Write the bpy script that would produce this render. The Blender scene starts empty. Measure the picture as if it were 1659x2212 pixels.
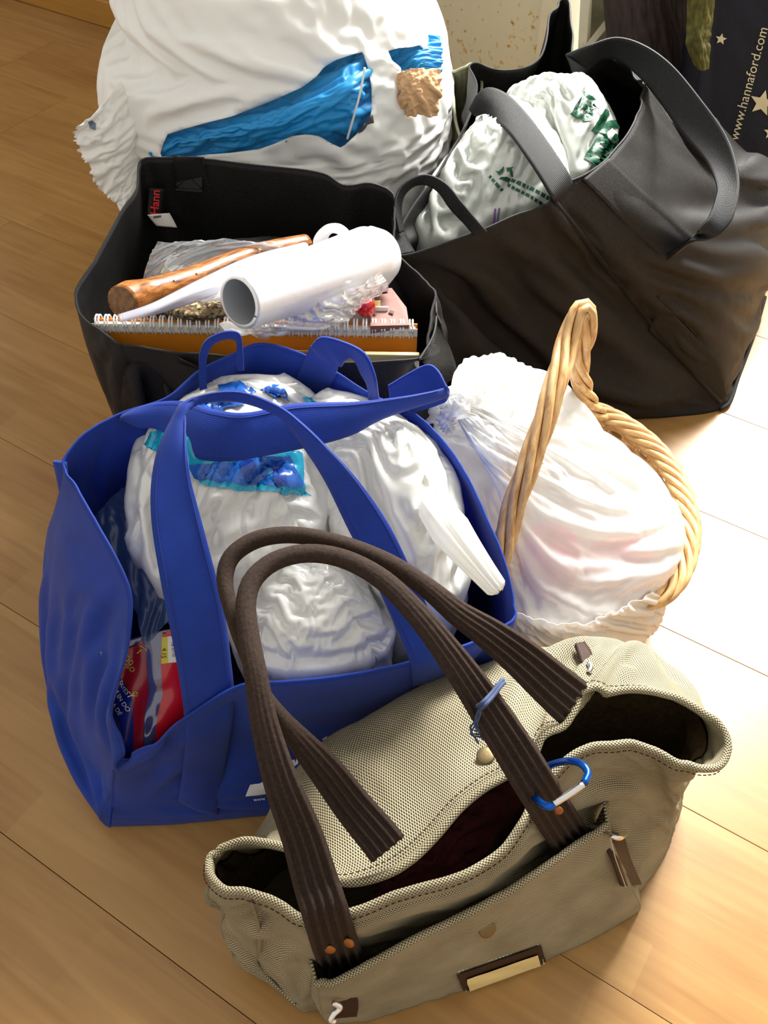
import bpy, bmesh, math, random
import numpy as np
from mathutils import Vector
from mathutils.bvhtree import BVHTree
random.seed(7)
SC = bpy.context.scene
COL = SC.collection

# ------------------------------------------------------------------ camera, world, light, exposure
CAM_H, CAM_PITCH, FPX, IMW, IMH = 0.90, math.radians(48), 2111.0, 1659.0, 2212.0
cd = bpy.data.cameras.new('camera'); cam = bpy.data.objects.new('camera', cd); COL.objects.link(cam)
cd.sensor_fit = 'VERTICAL'; cd.sensor_height = 32.0; cd.lens = 32.0 * FPX / IMH
cd.clip_start = 0.01
cam.location = (0, 0, CAM_H); cam.rotation_euler = (math.pi / 2 - CAM_PITCH, 0, 0)
SC.camera = cam
SC.view_settings.view_transform = 'Standard'
SC.view_settings.look = 'None'
SC.view_settings.exposure = 0.95
SC.view_settings.gamma = 1.0
SC.view_settings.use_curve_mapping = False

w = bpy.data.worlds.new('room_ambient'); SC.world = w; w.use_nodes = True
bg = w.node_tree.nodes['Background']
bg.inputs[0].default_value = (1.0, 0.95, 0.87, 1); bg.inputs[1].default_value = 0.45

def area_light(name, loc, target, size, power, col):
    l = bpy.data.lights.new(name, 'AREA'); l.energy = power; l.color = col
    l.shape = 'RECTANGLE'; l.size = size[0]; l.size_y = size[1]
    o = bpy.data.objects.new(name, l); COL.objects.link(o)
    o.location = loc
    o.rotation_euler = (Vector(target) - Vector(loc)).to_track_quat('-Z', 'Y').to_euler()
    return o
# daylight falling in through the tall patio door behind the bags
area_light('patio_daylight', (1.15, 2.8, 2.35), (0.2, 0.9, 0.1), (1.3, 1.3), 340, (1.0, 0.985, 0.95))

# ------------------------------------------------------------------ pixel -> world
_s, _c = math.sin(CAM_PITCH), math.cos(CAM_PITCH)
def ray(px, py):
    a = (px - IMW / 2) / FPX; b = -(py - IMH / 2) / FPX
    return (a, _c + b * _s, -_s + b * _c)
def P(px, py, z):
    r = ray(px, py); t = (z - CAM_H) / r[2]
    return (r[0] * t, r[1] * t, z)
def PY(px, py, y):
    r = ray(px, py); t = y / r[1]
    return (r[0] * t, y, CAM_H + r[2] * t)
def proj(v):
    v = np.asarray(v, float); z = v[..., 2] - CAM_H
    d = v[..., 1] * _c - z * _s; u = v[..., 1] * _s + z * _c
    return np.stack([IMW / 2 + FPX * v[..., 0] / d, IMH / 2 - FPX * u / d], -1)
def W(x, y, z): return ('w', x, y, z)
def pt(p): return (p[1], p[2], p[3]) if p[0] == 'w' else P(*p)
def pts(l): return np.array([pt(p) for p in l], float)

# ------------------------------------------------------------------ splines, grids, wrinkles
def _cr(A, n, closed):
    """Catmull-Rom along axis 0 of A (k, ...), n samples."""
    k = len(A)
    if k == 2 and not closed:
        t = np.linspace(0, 1, n).reshape((-1,) + (1,) * (A.ndim - 1))
        return A[0] * (1 - t) + A[1] * t
    s = np.arange(n) * (k / n) if closed else np.linspace(0, k - 1, n)
    i = np.floor(s).astype(int)
    if not closed: i = np.clip(i, 0, k - 2)
    f = (s - i).reshape((-1,) + (1,) * (A.ndim - 1))
    if closed:
        g = lambda d: A[(i + d) % k]
    else:
        B = np.concatenate([[2 * A[0] - A[1]], A, [2 * A[-1] - A[-2]]])
        g = lambda d: B[i + d + 1]
    p0, p1, p2, p3 = g(-1), g(0), g(1), g(2)
    return 0.5 * (2 * p1 + (p2 - p0) * f + (2 * p0 - 5 * p1 + 4 * p2 - p3) * f ** 2 + (3 * p1 - p0 - 3 * p2 + p3) * f ** 3)
def resample(A, n, closed=False):
    """even arc length resampling of a dense polyline (m,3)."""
    A = np.asarray(A, float)
    if closed: A = np.concatenate([A, A[:1]])
    d = np.concatenate([[0], np.cumsum(np.linalg.norm(np.diff(A[:, :3], axis=0), axis=1))])
    s = np.linspace(0, d[-1], n, endpoint=not closed)
    return np.stack([np.interp(s, d, A[:, k]) for k in range(A.shape[1])], 1)
def path(l, n, closed=False, even=True):
    A = pts(l) if not isinstance(l, np.ndarray) else l
    D = _cr(A, n * 6 if even else n, closed)
    return resample(D, n, closed) if even else D
def loft(cols, nu, nv, closed=True):
    """cols: list of columns (rim -> bottom) of control points -> grid (nv, nu, 3)"""
    m = max(len(c) for c in cols)
    A = np.array([resample(_cr(pts(c), 40, False), m + 3) if len(c) != m else pts(c) for c in cols]) if any(len(c) != m for c in cols) else np.array([pts(c) for c in cols])
    A = _cr(A, nu, closed)                       # (nu, m, 3)
    A = _cr(np.swapaxes(A, 0, 1), nv, False)     # (nv, nu, 3)
    return A
def gnormals(X, wrap):
    if wrap: du = np.roll(X, -1, 1) - np.roll(X, 1, 1)
    else: du = np.gradient(X, axis=1)
    dv = np.gradient(X, axis=0)
    n = np.cross(du, dv); l = np.linalg.norm(n, axis=2, keepdims=True); l[l < 1e-12] = 1
    return n / l
def smooth_noise(shape, cells, rng, wrap=False):
    """value noise on a grid, cells=(cv,cu)"""
    cv, cu = cells
    g = rng.standard_normal((cv + 3, cu if wrap else cu + 3))
    v = np.linspace(0, cv, shape[0]); u = np.linspace(0, cu, shape[1], endpoint=not wrap)
    iv = np.minimum(v.astype(int), cv); iu = u.astype(int)
    fv = (v - iv)[:, None]; fu = (u - iu)[None, :]
    fv = fv * fv * (3 - 2 * fv); fu = fu * fu * (3 - 2 * fu)
    m = g.shape[1]
    a = lambda di, dj: g[(iv + di)][:, (iu + dj) % m]
    return (a(0, 0) * (1 - fu) + a(0, 1) * fu) * (1 - fv) + (a(1, 0) * (1 - fu) + a(1, 1) * fu) * fv
def _relax(T, D, su=1.1, sv=1.1, it=140, anchor=0.02, amp=0.003, lo=-0.006, hi=0.014, wrap=False, seed=1,
            bend=0.25, cells=(14, 18), pin=None):
    """buckle a smooth sheet: its cloth is longer than the surface it lies on (position based relaxation)."""
    rng = np.random.default_rng(seed)
    N = gnormals(T, wrap)
    nz = smooth_noise(T.shape[:2], cells, rng, wrap) + 0.5 * smooth_noise(T.shape[:2], (cells[0] * 2, cells[1] * 2), rng, wrap)
    X = T + D + N * (amp * nz)[..., None]
    su = np.broadcast_to(np.asarray(su, float), T.shape[:2]); sv = np.broadcast_to(np.asarray(sv, float), T.shape[:2])
    def ln(d): return np.linalg.norm(d, axis=2)
    if wrap: Lu = ln(np.roll(T, -1, 1) - T) * su
    else: Lu = ln(T[:, 1:] - T[:, :-1]) * su[:, 1:]
    Lv = ln(T[1:] - T[:-1]) * sv[1:]
    def fix(a, b, L, k=1.0, push=False):
        d = b - a; l = np.maximum(ln(d), 1e-9)
        c = (l - L) / l
        if push: c = np.minimum(c, 0)
        d = d * (0.5 * k * c)[..., None]
        return d
    nu = T.shape[1]
    for _ in range(it):
        # bending (keep second neighbours apart)
        if bend > 0:
            if wrap:
                a, b = X, np.roll(X, -2, 1); d = fix(a, b, (Lu + np.roll(Lu, -1, 1)) * 0.93, bend, True)
                X = X + 0.5 * d - 0.5 * np.roll(d, 2, 1)
            else:
                d = fix(X[:, :-2], X[:, 2:], (Lu[:, :-1] + Lu[:, 1:]) * 0.93, bend, True)
                X[:, :-2] += 0.5 * d; X[:, 2:] -= 0.5 * d
            d = fix(X[:-2], X[2:], (Lv[:-1] + Lv[1:]) * 0.93, bend, True)
            X[:-2] += 0.5 * d; X[2:] -= 0.5 * d
        if wrap:
            d = fix(X, np.roll(X, -1, 1), Lu); X = X + 0.5 * d - 0.5 * np.roll(d, 1, 1)
            D = np.sqrt(Lu[:-1] ** 2 + Lv ** 2)
            d = fix(X[:-1], np.roll(X, -1, 1)[1:], D, 0.5); X[:-1] += 0.5 * d; X[1:] -= 0.5 * np.roll(d, 1, 1)
            d = fix(np.roll(X, -1, 1)[:-1], X[1:], D, 0.5); X[1:] -= 0.5 * d; X[:-1] += 0.5 * np.roll(d, 1, 1)
        else:
            for p in (0, 1):
                d = fix(X[:, p:-1:2], X[:, p + 1::2], Lu[:, p::2]); X[:, p:-1:2] += d; X[:, p + 1::2] -= d
            D = np.sqrt(Lu[:-1] ** 2 + Lv[:, 1:] ** 2)
            d = fix(X[:-1, :-1], X[1:, 1:], D, 0.5); X[:-1, :-1] += 0.5 * d; X[1:, 1:] -= 0.5 * d
            d = fix(X[:-1, 1:], X[1:, :-1], D, 0.5); X[:-1, 1:] += 0.5 * d; X[1:, :-1] -= 0.5 * d
        for p in (0, 1):
            d = fix(X[p:-1:2], X[p + 1::2], Lv[p::2]); X[p:-1:2] += d; X[p + 1::2] -= d
        o = X - T; h = (o * N).sum(2); hc = np.clip(h, lo, hi)
        X = X + N * (hc - h)[..., None]
        X += (T - X) * anchor
        if pin is not None: X = X + (T - X) * pin[..., None]
    return X

def _resize(A, nv, nu, wrap):
    A = np.asarray(A, float)
    if A.shape[0] != nv: A = _cr(A, nv, False)
    if A.shape[1] != nu: A = np.swapaxes(_cr(np.swapaxes(A, 0, 1), nu, wrap), 0, 1)
    return A
def crumple(X, su=1.1, sv=1.1, it=140, anchor=0.02, amp=0.003, lo=-0.006, hi=0.014, wrap=False, seed=1, bend=0.25, cells=(14, 18), pin=None, levels=(6, 2.6, 1)):
    """coarse folds first, then finer creases"""
    nv, nu = X.shape[:2]; D = None
    su = np.broadcast_to(np.asarray(su, float), (nv, nu)); sv = np.broadcast_to(np.asarray(sv, float), (nv, nu))
    for k, f in enumerate(levels):
        a, b = max(8, int(nv / f)), max(8, int(nu / f) // 2 * 2)
        if f == 1: a, b = nv, nu
        T = _resize(X, a, b, wrap); Su = _resize(su[..., None], a, b, wrap)[..., 0]; Sv = _resize(sv[..., None], a, b, wrap)[..., 0]
        D = np.zeros_like(T) if D is None else _resize(D, a, b, wrap)
        Y = _relax(T, D, Su, Sv, it if f > 1 else max(10, it // 5), anchor * (1 if f > 1 else .5), amp * (1, .45, .12)[min(k, 2)], lo, hi, wrap, seed + k, bend * (1 if f > 1 else 1.5), (max(3, int(cells[0] * (1, 1.6, 3)[min(k, 2)])), max(3, int(cells[1] * (1, 1.6, 3)[min(k, 2)]))), None)
        D = Y - T
    return X + _resize(D, nv, nu, wrap)
# ------------------------------------------------------------------ materials
def _mat(name):
    m = bpy.data.materials.new(name); m.use_nodes = True
    nt = m.node_tree; b = nt.nodes['Principled BSDF']
    return m, nt, b
def nd(nt, t, **kw):
    n = nt.nodes.new(t)
    for k, v in kw.items():
        if k in n.inputs: n.inputs[k].default_value = v
        else: setattr(n, k, v)
    return n
def lk(nt, a, b): nt.links.new(a, b)
def rgb(h):
    """sRGB 0-255 -> linear"""
    return tuple(((c / 255) / 12.92 if c / 255 <= .04045 else ((c / 255 + .055) / 1.055) ** 2.4) for c in h) + (1,)
def ramp(nt, fac, stops, interp='LINEAR'):
    r = nd(nt, 'ShaderNodeValToRGB'); r.color_ramp.interpolation = interp
    e = r.color_ramp.elements
    while len(e) > 1: e.remove(e[-1])
    e[0].position, e[0].color = stops[0]
    for p, c in stops[1:]:
        k = e.new(p); k.color = c
    lk(nt, fac, r.inputs[0]); return r.outputs[0]
def math_n(nt, op, a, b=None):
    n = nd(nt, 'ShaderNodeMath', operation=op)
    for i, v in enumerate((a, b)):
        if v is None: continue
        if isinstance(v, (int, float)): n.inputs[i].default_value = v
        else: lk(nt, v, n.inputs[i])
    return n.outputs[0]
def bump(nt, b, h, strength, dist):
    n = nd(nt, 'ShaderNodeBump', Strength=strength, Distance=dist)
    lk(nt, h, n.inputs['Height']); lk(nt, n.outputs[0], b.inputs['Normal']); return n
def plain(name, col, rough=0.5, metal=0.0, spec=0.5, noise=0.0, nscale=60, bumpd=0.0, sheen=0.0, coat=0.0):
    m, nt, b = _mat(name)
    b.inputs['Roughness'].default_value = rough; b.inputs['Metallic'].default_value = metal
    b.inputs['Specular IOR Level'].default_value = spec
    b.inputs['Sheen Weight'].default_value = sheen; b.inputs['Coat Weight'].default_value = coat
    tc = nd(nt, 'ShaderNodeTexCoord'); nz = nd(nt, 'ShaderNodeTexNoise', Scale=nscale, Detail=4.0)
    lk(nt, tc.outputs['Object'], nz.inputs['Vector'])
    c = rgb(col); k = noise
    o = ramp(nt, nz.outputs[0], [(0.3, tuple(x * (1 - k) for x in c[:3]) + (1,)), (0.7, tuple(min(1, x * (1 + k)) for x in c[:3]) + (1,))])
    lk(nt, o, b.inputs['Base Color'])
    if bumpd: bump(nt, b, nz.outputs[0], 0.6, bumpd)
    return m
def nonwoven(name, col, rough, spec, dotpitch=0.0016, bumpd=0.00025, sheen=0.0, var=0.18, trans=0.0):
    """spun-bonded bag fabric: tiny embossed dots, slight mottling"""
    m, nt, b = _mat(name)
    tc = nd(nt, 'ShaderNodeTexCoord')
    mp = nd(nt, 'ShaderNodeMapping'); mp.inputs['Scale'].default_value = (2 / dotpitch,) * 3; mp.inputs['Rotation'].default_value = (0, 0, 0.785)
    lk(nt, tc.outputs['UV'], mp.inputs['Vector'])
    sx = nd(nt, 'ShaderNodeSeparateXYZ'); lk(nt, mp.outputs[0], sx.inputs[0])
    a = math_n(nt, 'SINE', math_n(nt, 'MULTIPLY', sx.outputs[0], math.pi)); c2 = math_n(nt, 'SINE', math_n(nt, 'MULTIPLY', sx.outputs[1], math.pi))
    d = math_n(nt, 'MULTIPLY', a, c2)
    nz = nd(nt, 'ShaderNodeTexNoise', Scale=24.0, Detail=6.0); lk(nt, tc.outputs['Object'], nz.inputs['Vector'])
    c = rgb(col)
    o = ramp(nt, nz.outputs[0], [(0.25, tuple(x * (1 - var) for x in c[:3]) + (1,)), (0.75, tuple(min(1, x * (1 + var)) for x in c[:3]) + (1,))])
    lk(nt, o, b.inputs['Base Color'])
    b.inputs['Roughness'].default_value = rough; b.inputs['Specular IOR Level'].default_value = spec
    b.inputs['Sheen Weight'].default_value = sheen
    h = math_n(nt, 'ADD', d, math_n(nt, 'MULTIPLY', nz.outputs[0], 3.0))
    bump(nt, b, h, 0.7, bumpd)
    if trans:
        tr = nd(nt, 'ShaderNodeBsdfTranslucent'); lk(nt, o, tr.inputs['Color']); mx = nd(nt, 'ShaderNodeMixShader', Fac=trans)
        lk(nt, b.outputs[0], mx.inputs[1]); lk(nt, tr.outputs[0], mx.inputs[2]); lk(nt, mx.outputs[0], nt.nodes['Material Output'].inputs[0])
    return m
def canvas(name, light, dark, pitch=0.0026, bumpd=0.0009):
    """coarse basket weave: pale knots on a darker ground"""
    m, nt, b = _mat(name)
    tc = nd(nt, 'ShaderNodeTexCoord')
    wz = nd(nt, 'ShaderNodeTexNoise', Scale=70.0, Detail=2.0); lk(nt, tc.outputs['UV'], wz.inputs['Vector'])
    mp = nd(nt, 'ShaderNodeMapping'); mp.inputs['Scale'].default_value = (2 / pitch,) * 3
    lk(nt, tc.outputs['UV'], mp.inputs['Vector'])
    ad = nd(nt, 'ShaderNodeVectorMath', operation='MULTIPLY_ADD'); ad.inputs[1].default_value = (0.5, 0.5, 0.5)
    lk(nt, wz.outputs[1], ad.inputs[0]); lk(nt, mp.outputs[0], ad.inputs[2])
    sx = nd(nt, 'ShaderNodeSeparateXYZ'); lk(nt, ad.outputs[0], sx.inputs[0])
    a = math_n(nt, 'SINE', math_n(nt, 'MULTIPLY', sx.outputs[0], math.pi)); c2 = math_n(nt, 'SINE', math_n(nt, 'MULTIPLY', sx.outputs[1], math.pi))
    d = math_n(nt, 'MULTIPLY', a, c2)
    f = math_n(nt, 'ADD', math_n(nt, 'MULTIPLY', d, 0.5), 0.5)
    mo = nd(nt, 'ShaderNodeTexNoise', Scale=18.0, Detail=5.0); lk(nt, tc.outputs['UV'], mo.inputs['Vector'])
    f2 = math_n(nt, 'ADD', f, math_n(nt, 'MULTIPLY', math_n(nt, 'SUBTRACT', mo.outputs[0], 0.5), 0.5))
    o = ramp(nt, f2, [(0.28, rgb(dark)), (0.62, rgb(light))])
    lk(nt, o, b.inputs['Base Color'])
    b.inputs['Roughness'].default_value = 0.85; b.inputs['Specular IOR Level'].default_value = 0.2
    bump(nt, b, f, 0.8, bumpd)
    return m
def film(name, col, trans=0.35, clear=0.0, rough=0.3, gloss=0.12, crink=0.0012, cscale=55):
    """thin plastic: diffuse + translucent + a sharp coat of gloss; clear = share seen straight through"""
    m, nt, b = _mat(name); nt.nodes.remove(b)
    out = nt.nodes['Material Output']
    c = rgb(col)
    df = nd(nt, 'ShaderNodeBsdfDiffuse', Color=c); tr = nd(nt, 'ShaderNodeBsdfTranslucent', Color=c)
    gl = nd(nt, 'ShaderNodeBsdfGlossy', Roughness=rough, Color=(1, 1, 1, 1))
    mx = nd(nt, 'ShaderNodeMixShader', Fac=trans); lk(nt, df.outputs[0], mx.inputs[1]); lk(nt, tr.outputs[0], mx.inputs[2])
    last = mx.outputs[0]
    if clear > 0:
        tp = nd(nt, 'ShaderNodeBsdfTransparent'); m2 = nd(nt, 'ShaderNodeMixShader', Fac=clear)
        lk(nt, last, m2.inputs[1]); lk(nt, tp.outputs[0], m2.inputs[2]); last = m2.outputs[0]
    fr = nd(nt, 'ShaderNodeLayerWeight', Blend=0.35)
    fa = math_n(nt, 'ADD', math_n(nt, 'MULTIPLY', fr.outputs['Facing'], gloss * 1.5), gloss * 0.5)
    m3 = nd(nt, 'ShaderNodeMixShader'); lk(nt, fa, m3.inputs[0]); lk(nt, last, m3.inputs[1]); lk(nt, gl.outputs[0], m3.inputs[2])
    lk(nt, m3.outputs[0], out.inputs[0])
    if crink:
        tc = nd(nt, 'ShaderNodeTexCoord')
        n1 = nd(nt, 'ShaderNodeTexNoise', Scale=cscale * 0.5, Detail=3.0, Distortion=1.2); lk(nt, tc.outputs['Object'], n1.inputs['Vector'])
        va = nd(nt, 'ShaderNodeVectorMath', operation='MULTIPLY_ADD'); va.inputs[1].default_value = (0.06,) * 3
        lk(nt, n1.outputs[1], va.inputs[0]); lk(nt, tc.outputs['Object'], va.inputs[2])
        vo = nd(nt, 'ShaderNodeTexNoise', noise_type='RIDGED_MULTIFRACTAL', Scale=cscale * .45, Detail=3.0, Roughness=.55); lk(nt, va.outputs[0], vo.inputs['Vector'])
        h = math_n(nt, 'ADD', math_n(nt, 'MULTIPLY', vo.outputs[0], 1.0), math_n(nt, 'MULTIPLY', n1.outputs[0], .8))
        bp = nd(nt, 'ShaderNodeBump', Strength=0.5, Distance=crink); lk(nt, h, bp.inputs['Height'])
        for s in (df, gl, tr): lk(nt, bp.outputs[0], s.inputs['Normal'])
    return m

# ------------------------------------------------------------------ objects
ORG = {}
def _props(o, label=None, cat=None, group=None, kind=None):
    if label: o['label'] = label
    if cat: o['category'] = cat
    if group: o['group'] = group
    if kind: o['kind'] = kind
    return o
def root(name, loc, label, cat, group=None):
    o = bpy.data.objects.new(name, None); COL.objects.link(o); o.location = loc; o.empty_display_size = 0.05
    ORG[o.name] = Vector(loc)
    return _props(o, label, cat, group)
def mesh_obj(name, verts, faces, mat, parent=None, uv=None, smooth=True, label=None, cat=None, group=None, kind=None, solid=0.0, soff=0.0, sub=0, bev=0.0, mats=None, mi=None):
    V = np.asarray(verts, float)
    if parent is not None: org = ORG[parent.name]; loc = (0, 0, 0)
    else:
        lo, hi = V.min(0), V.max(0); org = Vector(((lo[0] + hi[0]) / 2, (lo[1] + hi[1]) / 2, lo[2])); loc = org
    me = bpy.data.meshes.new(name)
    me.from_pydata((V - np.array(org)).tolist(), [], [list(map(int, f)) for f in faces])
    if smooth: me.polygons.foreach_set('use_smooth', [True] * len(me.polygons))
    if uv is not None:
        l = me.uv_layers.new(name='UVMap'); UV = np.asarray(uv, float)
        vi = np.empty(len(me.loops), int); me.loops.foreach_get('vertex_index', vi)
        l.data.foreach_set('uv', UV[vi].ravel())
    for mm in ([mat] if mats is None else mats): me.materials.append(mm)
    if mi is not None: me.polygons.foreach_set('material_index', list(map(int, mi)))
    o = bpy.data.objects.new(name, me); COL.objects.link(o); o.location = loc
    if parent is not None: o.parent = parent
    ORG[o.name] = Vector(org)
    if bev:
        md = o.modifiers.new('bevel', 'BEVEL'); md.width = bev; md.segments = 2; md.limit_method = 'ANGLE'
    if sub:
        md = o.modifiers.new('sub', 'SUBSURF'); md.levels = sub; md.render_levels = sub
    if solid:
        md = o.modifiers.new('solid', 'SOLIDIFY'); md.thickness = solid; md.offset = soff
    return _props(o, label, cat, group, kind)
def grid_faces(nv, nu, wrap, keep=None):
    F = []
    for i in range(nv - 1):
        for j in range(nu if wrap else nu - 1):
            k = (j + 1) % nu
            if keep is not None and not keep[i, j]: continue
            F.append((i * nu + j, i * nu + k, (i + 1) * nu + k, (i + 1) * nu + j))
    return F
def grid_uv(X, wrap):
    nv, nu = X.shape[:2]
    du = np.linalg.norm(np.diff(X, axis=1), axis=2).mean(0); dv = np.linalg.norm(np.diff(X, axis=0), axis=2).mean(1)
    u = np.concatenate([[0], np.cumsum(du)]); v = np.concatenate([[0], np.cumsum(dv)])
    U, V = np.meshgrid(u, v); return np.stack([U, V], -1).reshape(-1, 2)
def grid_obj(name, X, mat, parent=None, wrap=False, keep=None, cap=False, **kw):
    nv, nu = X.shape[:2]; V = X.reshape(-1, 3); F = grid_faces(nv, nu, wrap, keep); uv = grid_uv(X, wrap)
    if cap:
        c = X[-1].mean(0); V = np.vstack([V, c]); uv = np.vstack([uv, uv[-1]]); k = len(V) - 1; b = (nv - 1) * nu
        F += [(b + j, b + (j + 1) % nu, k) for j in range(nu)]
    if keep is not None:
        used = np.zeros(len(V), bool); used[np.unique(np.array([i for f in F for i in f]))] = True
        mp = np.cumsum(used) - 1; V = V[used]; uv = uv[used]; F = [[mp[i] for i in f] for f in F]
    return mesh_obj(name, V, F, mat, parent, uv=uv, **kw)
def inside(poly, q):
    """points q (...,2) in polygon"""
    poly = np.asarray(poly, float); x, y = q[..., 0], q[..., 1]; r = np.zeros(q.shape[:-1], bool)
    n = len(poly)
    for i in range(n):
        x1, y1 = poly[i]; x2, y2 = poly[(i + 1) % n]
        with np.errstate(divide='ignore', invalid='ignore'):
            c = ((y1 > y) != (y2 > y)) & (x < (x2 - x1) * (y - y1) / (y2 - y1 + 1e-12) + x1)
        r ^= c
    return r
def frames(C, hint=None):
    """tangent, side, normal along a polyline"""
    C = np.asarray(C, float); T = np.gradient(C, axis=0); T /= np.linalg.norm(T, axis=1, keepdims=True) + 1e-12
    if hint is None:
        N = np.zeros_like(T); a = np.array([0, 0, 1.0]) if abs(T[0, 2]) < .9 else np.array([1.0, 0, 0])
        n = a - T[0] * a.dot(T[0]); n /= np.linalg.norm(n); N[0] = n
        for i in range(1, len(C)):
            n = N[i - 1] - T[i] * N[i - 1].dot(T[i]); N[i] = n / (np.linalg.norm(n) + 1e-12)
    else:
        Hh = np.broadcast_to(np.asarray(hint, float), T.shape)
        N = Hh - T * (Hh * T).sum(1, keepdims=True); N /= np.linalg.norm(N, axis=1, keepdims=True) + 1e-12
    S = np.cross(T, N); return T, S, N
def tube_grid(C, r, n=10, hint=None, closed=False, prof=None):
    """sweep circle/profile along C; r scalar or (m,) ; prof: f(theta,i)->(s,n) in metres"""
    C = np.asarray(C, float); m = len(C)
    if closed:
        T = np.roll(C, -1, 0) - np.roll(C, 1, 0)
        T /= np.linalg.norm(T, axis=1, keepdims=True)
        Hh = np.broadcast_to(np.asarray((0, 0, 1.0) if hint is None else hint, float), T.shape)
        N = Hh - T * (Hh * T).sum(1, keepdims=True); N /= np.linalg.norm(N, axis=1, keepdims=True) + 1e-12; S = np.cross(T, N)
    else: T, S, N = frames(C, hint)
    r = np.broadcast_to(np.asarray(r, float), (m,)); th = np.linspace(0, 2 * np.pi, n, endpoint=False)
    X = np.zeros((m, n, 3))
    for j, a in enumerate(th):
        if prof is None: sa, na = r * math.cos(a), r * math.sin(a)
        else: sa, na = prof(a)
        X[:, j] = C + S * np.reshape(sa, (-1, 1)) + N * np.reshape(na, (-1, 1))
    return X
def tube_mesh(X, closed=False, caps=True):
    m, n = X.shape[:2]; V = X.reshape(-1, 3)
    F = grid_faces(m, n, True)
    if closed: F += [((m - 1) * n + j, (m - 1) * n + (j + 1) % n, (j + 1) % n, j) for j in range(n)]
    elif caps: F += [list(range(n))[::-1], [(m - 1) * n + j for j in range(n)]]
    return V, F
def tube(name, C, r, mat, parent=None, n=10, closed=False, hint=None, prof=None, caps=True, **kw):
    X = tube_grid(C, r, n, hint, closed, prof); V, F = tube_mesh(X, closed, caps)
    return mesh_obj(name, V, F, mat, parent, uv=grid_uv(X, True), **kw)
def ribbon(name, A, B, mat, parent=None, n=60, w=8, thick=0.0016, bow=0.0, **kw):
    """strap between two edge curves (lists of pixel/height points)"""
    a = path(A, n); b = path(B, n); t = np.linspace(0, 1, w)[None, :, None]
    X = a[:, None] * (1 - t) + b[:, None] * t
    if bow: X = X + gnormals(X, False) * (np.sin(np.pi * t) * bow)
    return grid_obj(name, X, mat, parent, solid=thick, **kw)
def box(name, c, size, mat, parent=None, rz=0.0, ax=None, bev=0.0, **kw):
    """box centred at c; ax: optional 3 axes"""
    c = np.array(c, float); s = np.array(size, float) / 2
    if ax is None: ax = np.array([[math.cos(rz), math.sin(rz), 0], [-math.sin(rz), math.cos(rz), 0], [0, 0, 1]])
    ax = np.array(ax, float)
    V = [c + ax[0] * s[0] * i + ax[1] * s[1] * j + ax[2] * s[2] * k for i in (-1, 1) for j in (-1, 1) for k in (-1, 1)]
    F = [(0, 1, 3, 2), (4, 6, 7, 5), (0, 4, 5, 1), (2, 3, 7, 6), (0, 2, 6, 4), (1, 5, 7, 3)]
    uv = [(i * size[0], j * size[1] + k * size[2]) for i in (0, 1) for j in (0, 1) for k in (0, 1)]
    return mesh_obj(name, V, F, mat, parent, uv=uv, smooth=False, bev=bev, **kw)
def slab(name, poly, n, thick, mat, parent=None, **kw):
    """flat polygon (world points, in order) extruded by thick along n"""
    A = np.asarray(poly, float); n = np.asarray(n, float); n = n / np.linalg.norm(n) * thick; k = len(A)
    V = np.vstack([A, A + n]); F = [list(range(k))[::-1], list(range(k, 2 * k))] + [(i, (i + 1) % k, k + (i + 1) % k, k + i) for i in range(k)]
    return mesh_obj(name, V, F, mat, parent, smooth=kw.pop('smooth', False), **kw)
def bvh_of(objs):
    V, F = [], []
    for o in objs:
        b = len(V); og = ORG[o.name]
        V += [tuple(v.co + og) for v in o.data.vertices]; F += [[b + i for i in p.vertices] for p in o.data.polygons]
    return BVHTree.FromPolygons(V, F)
def text_mesh(s, res=3, bold=0.0):
    cu = bpy.data.curves.new('t', 'FONT'); cu.body = s; cu.size = 1.0; cu.offset = bold; cu.resolution_u = res; cu.align_x = 'CENTER'; cu.align_y = 'CENTER'
    o = bpy.data.objects.new('t', cu); COL.objects.link(o)
    dg = bpy.context.evaluated_depsgraph_get(); me = bpy.data.meshes.new_from_object(o.evaluated_get(dg))
    V = np.array([v.co[:2] for v in me.vertices]); F = [list(p.vertices) for p in me.polygons]
    bpy.data.objects.remove(o); bpy.data.curves.remove(cu); bpy.data.meshes.remove(me)
    return V, F
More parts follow.
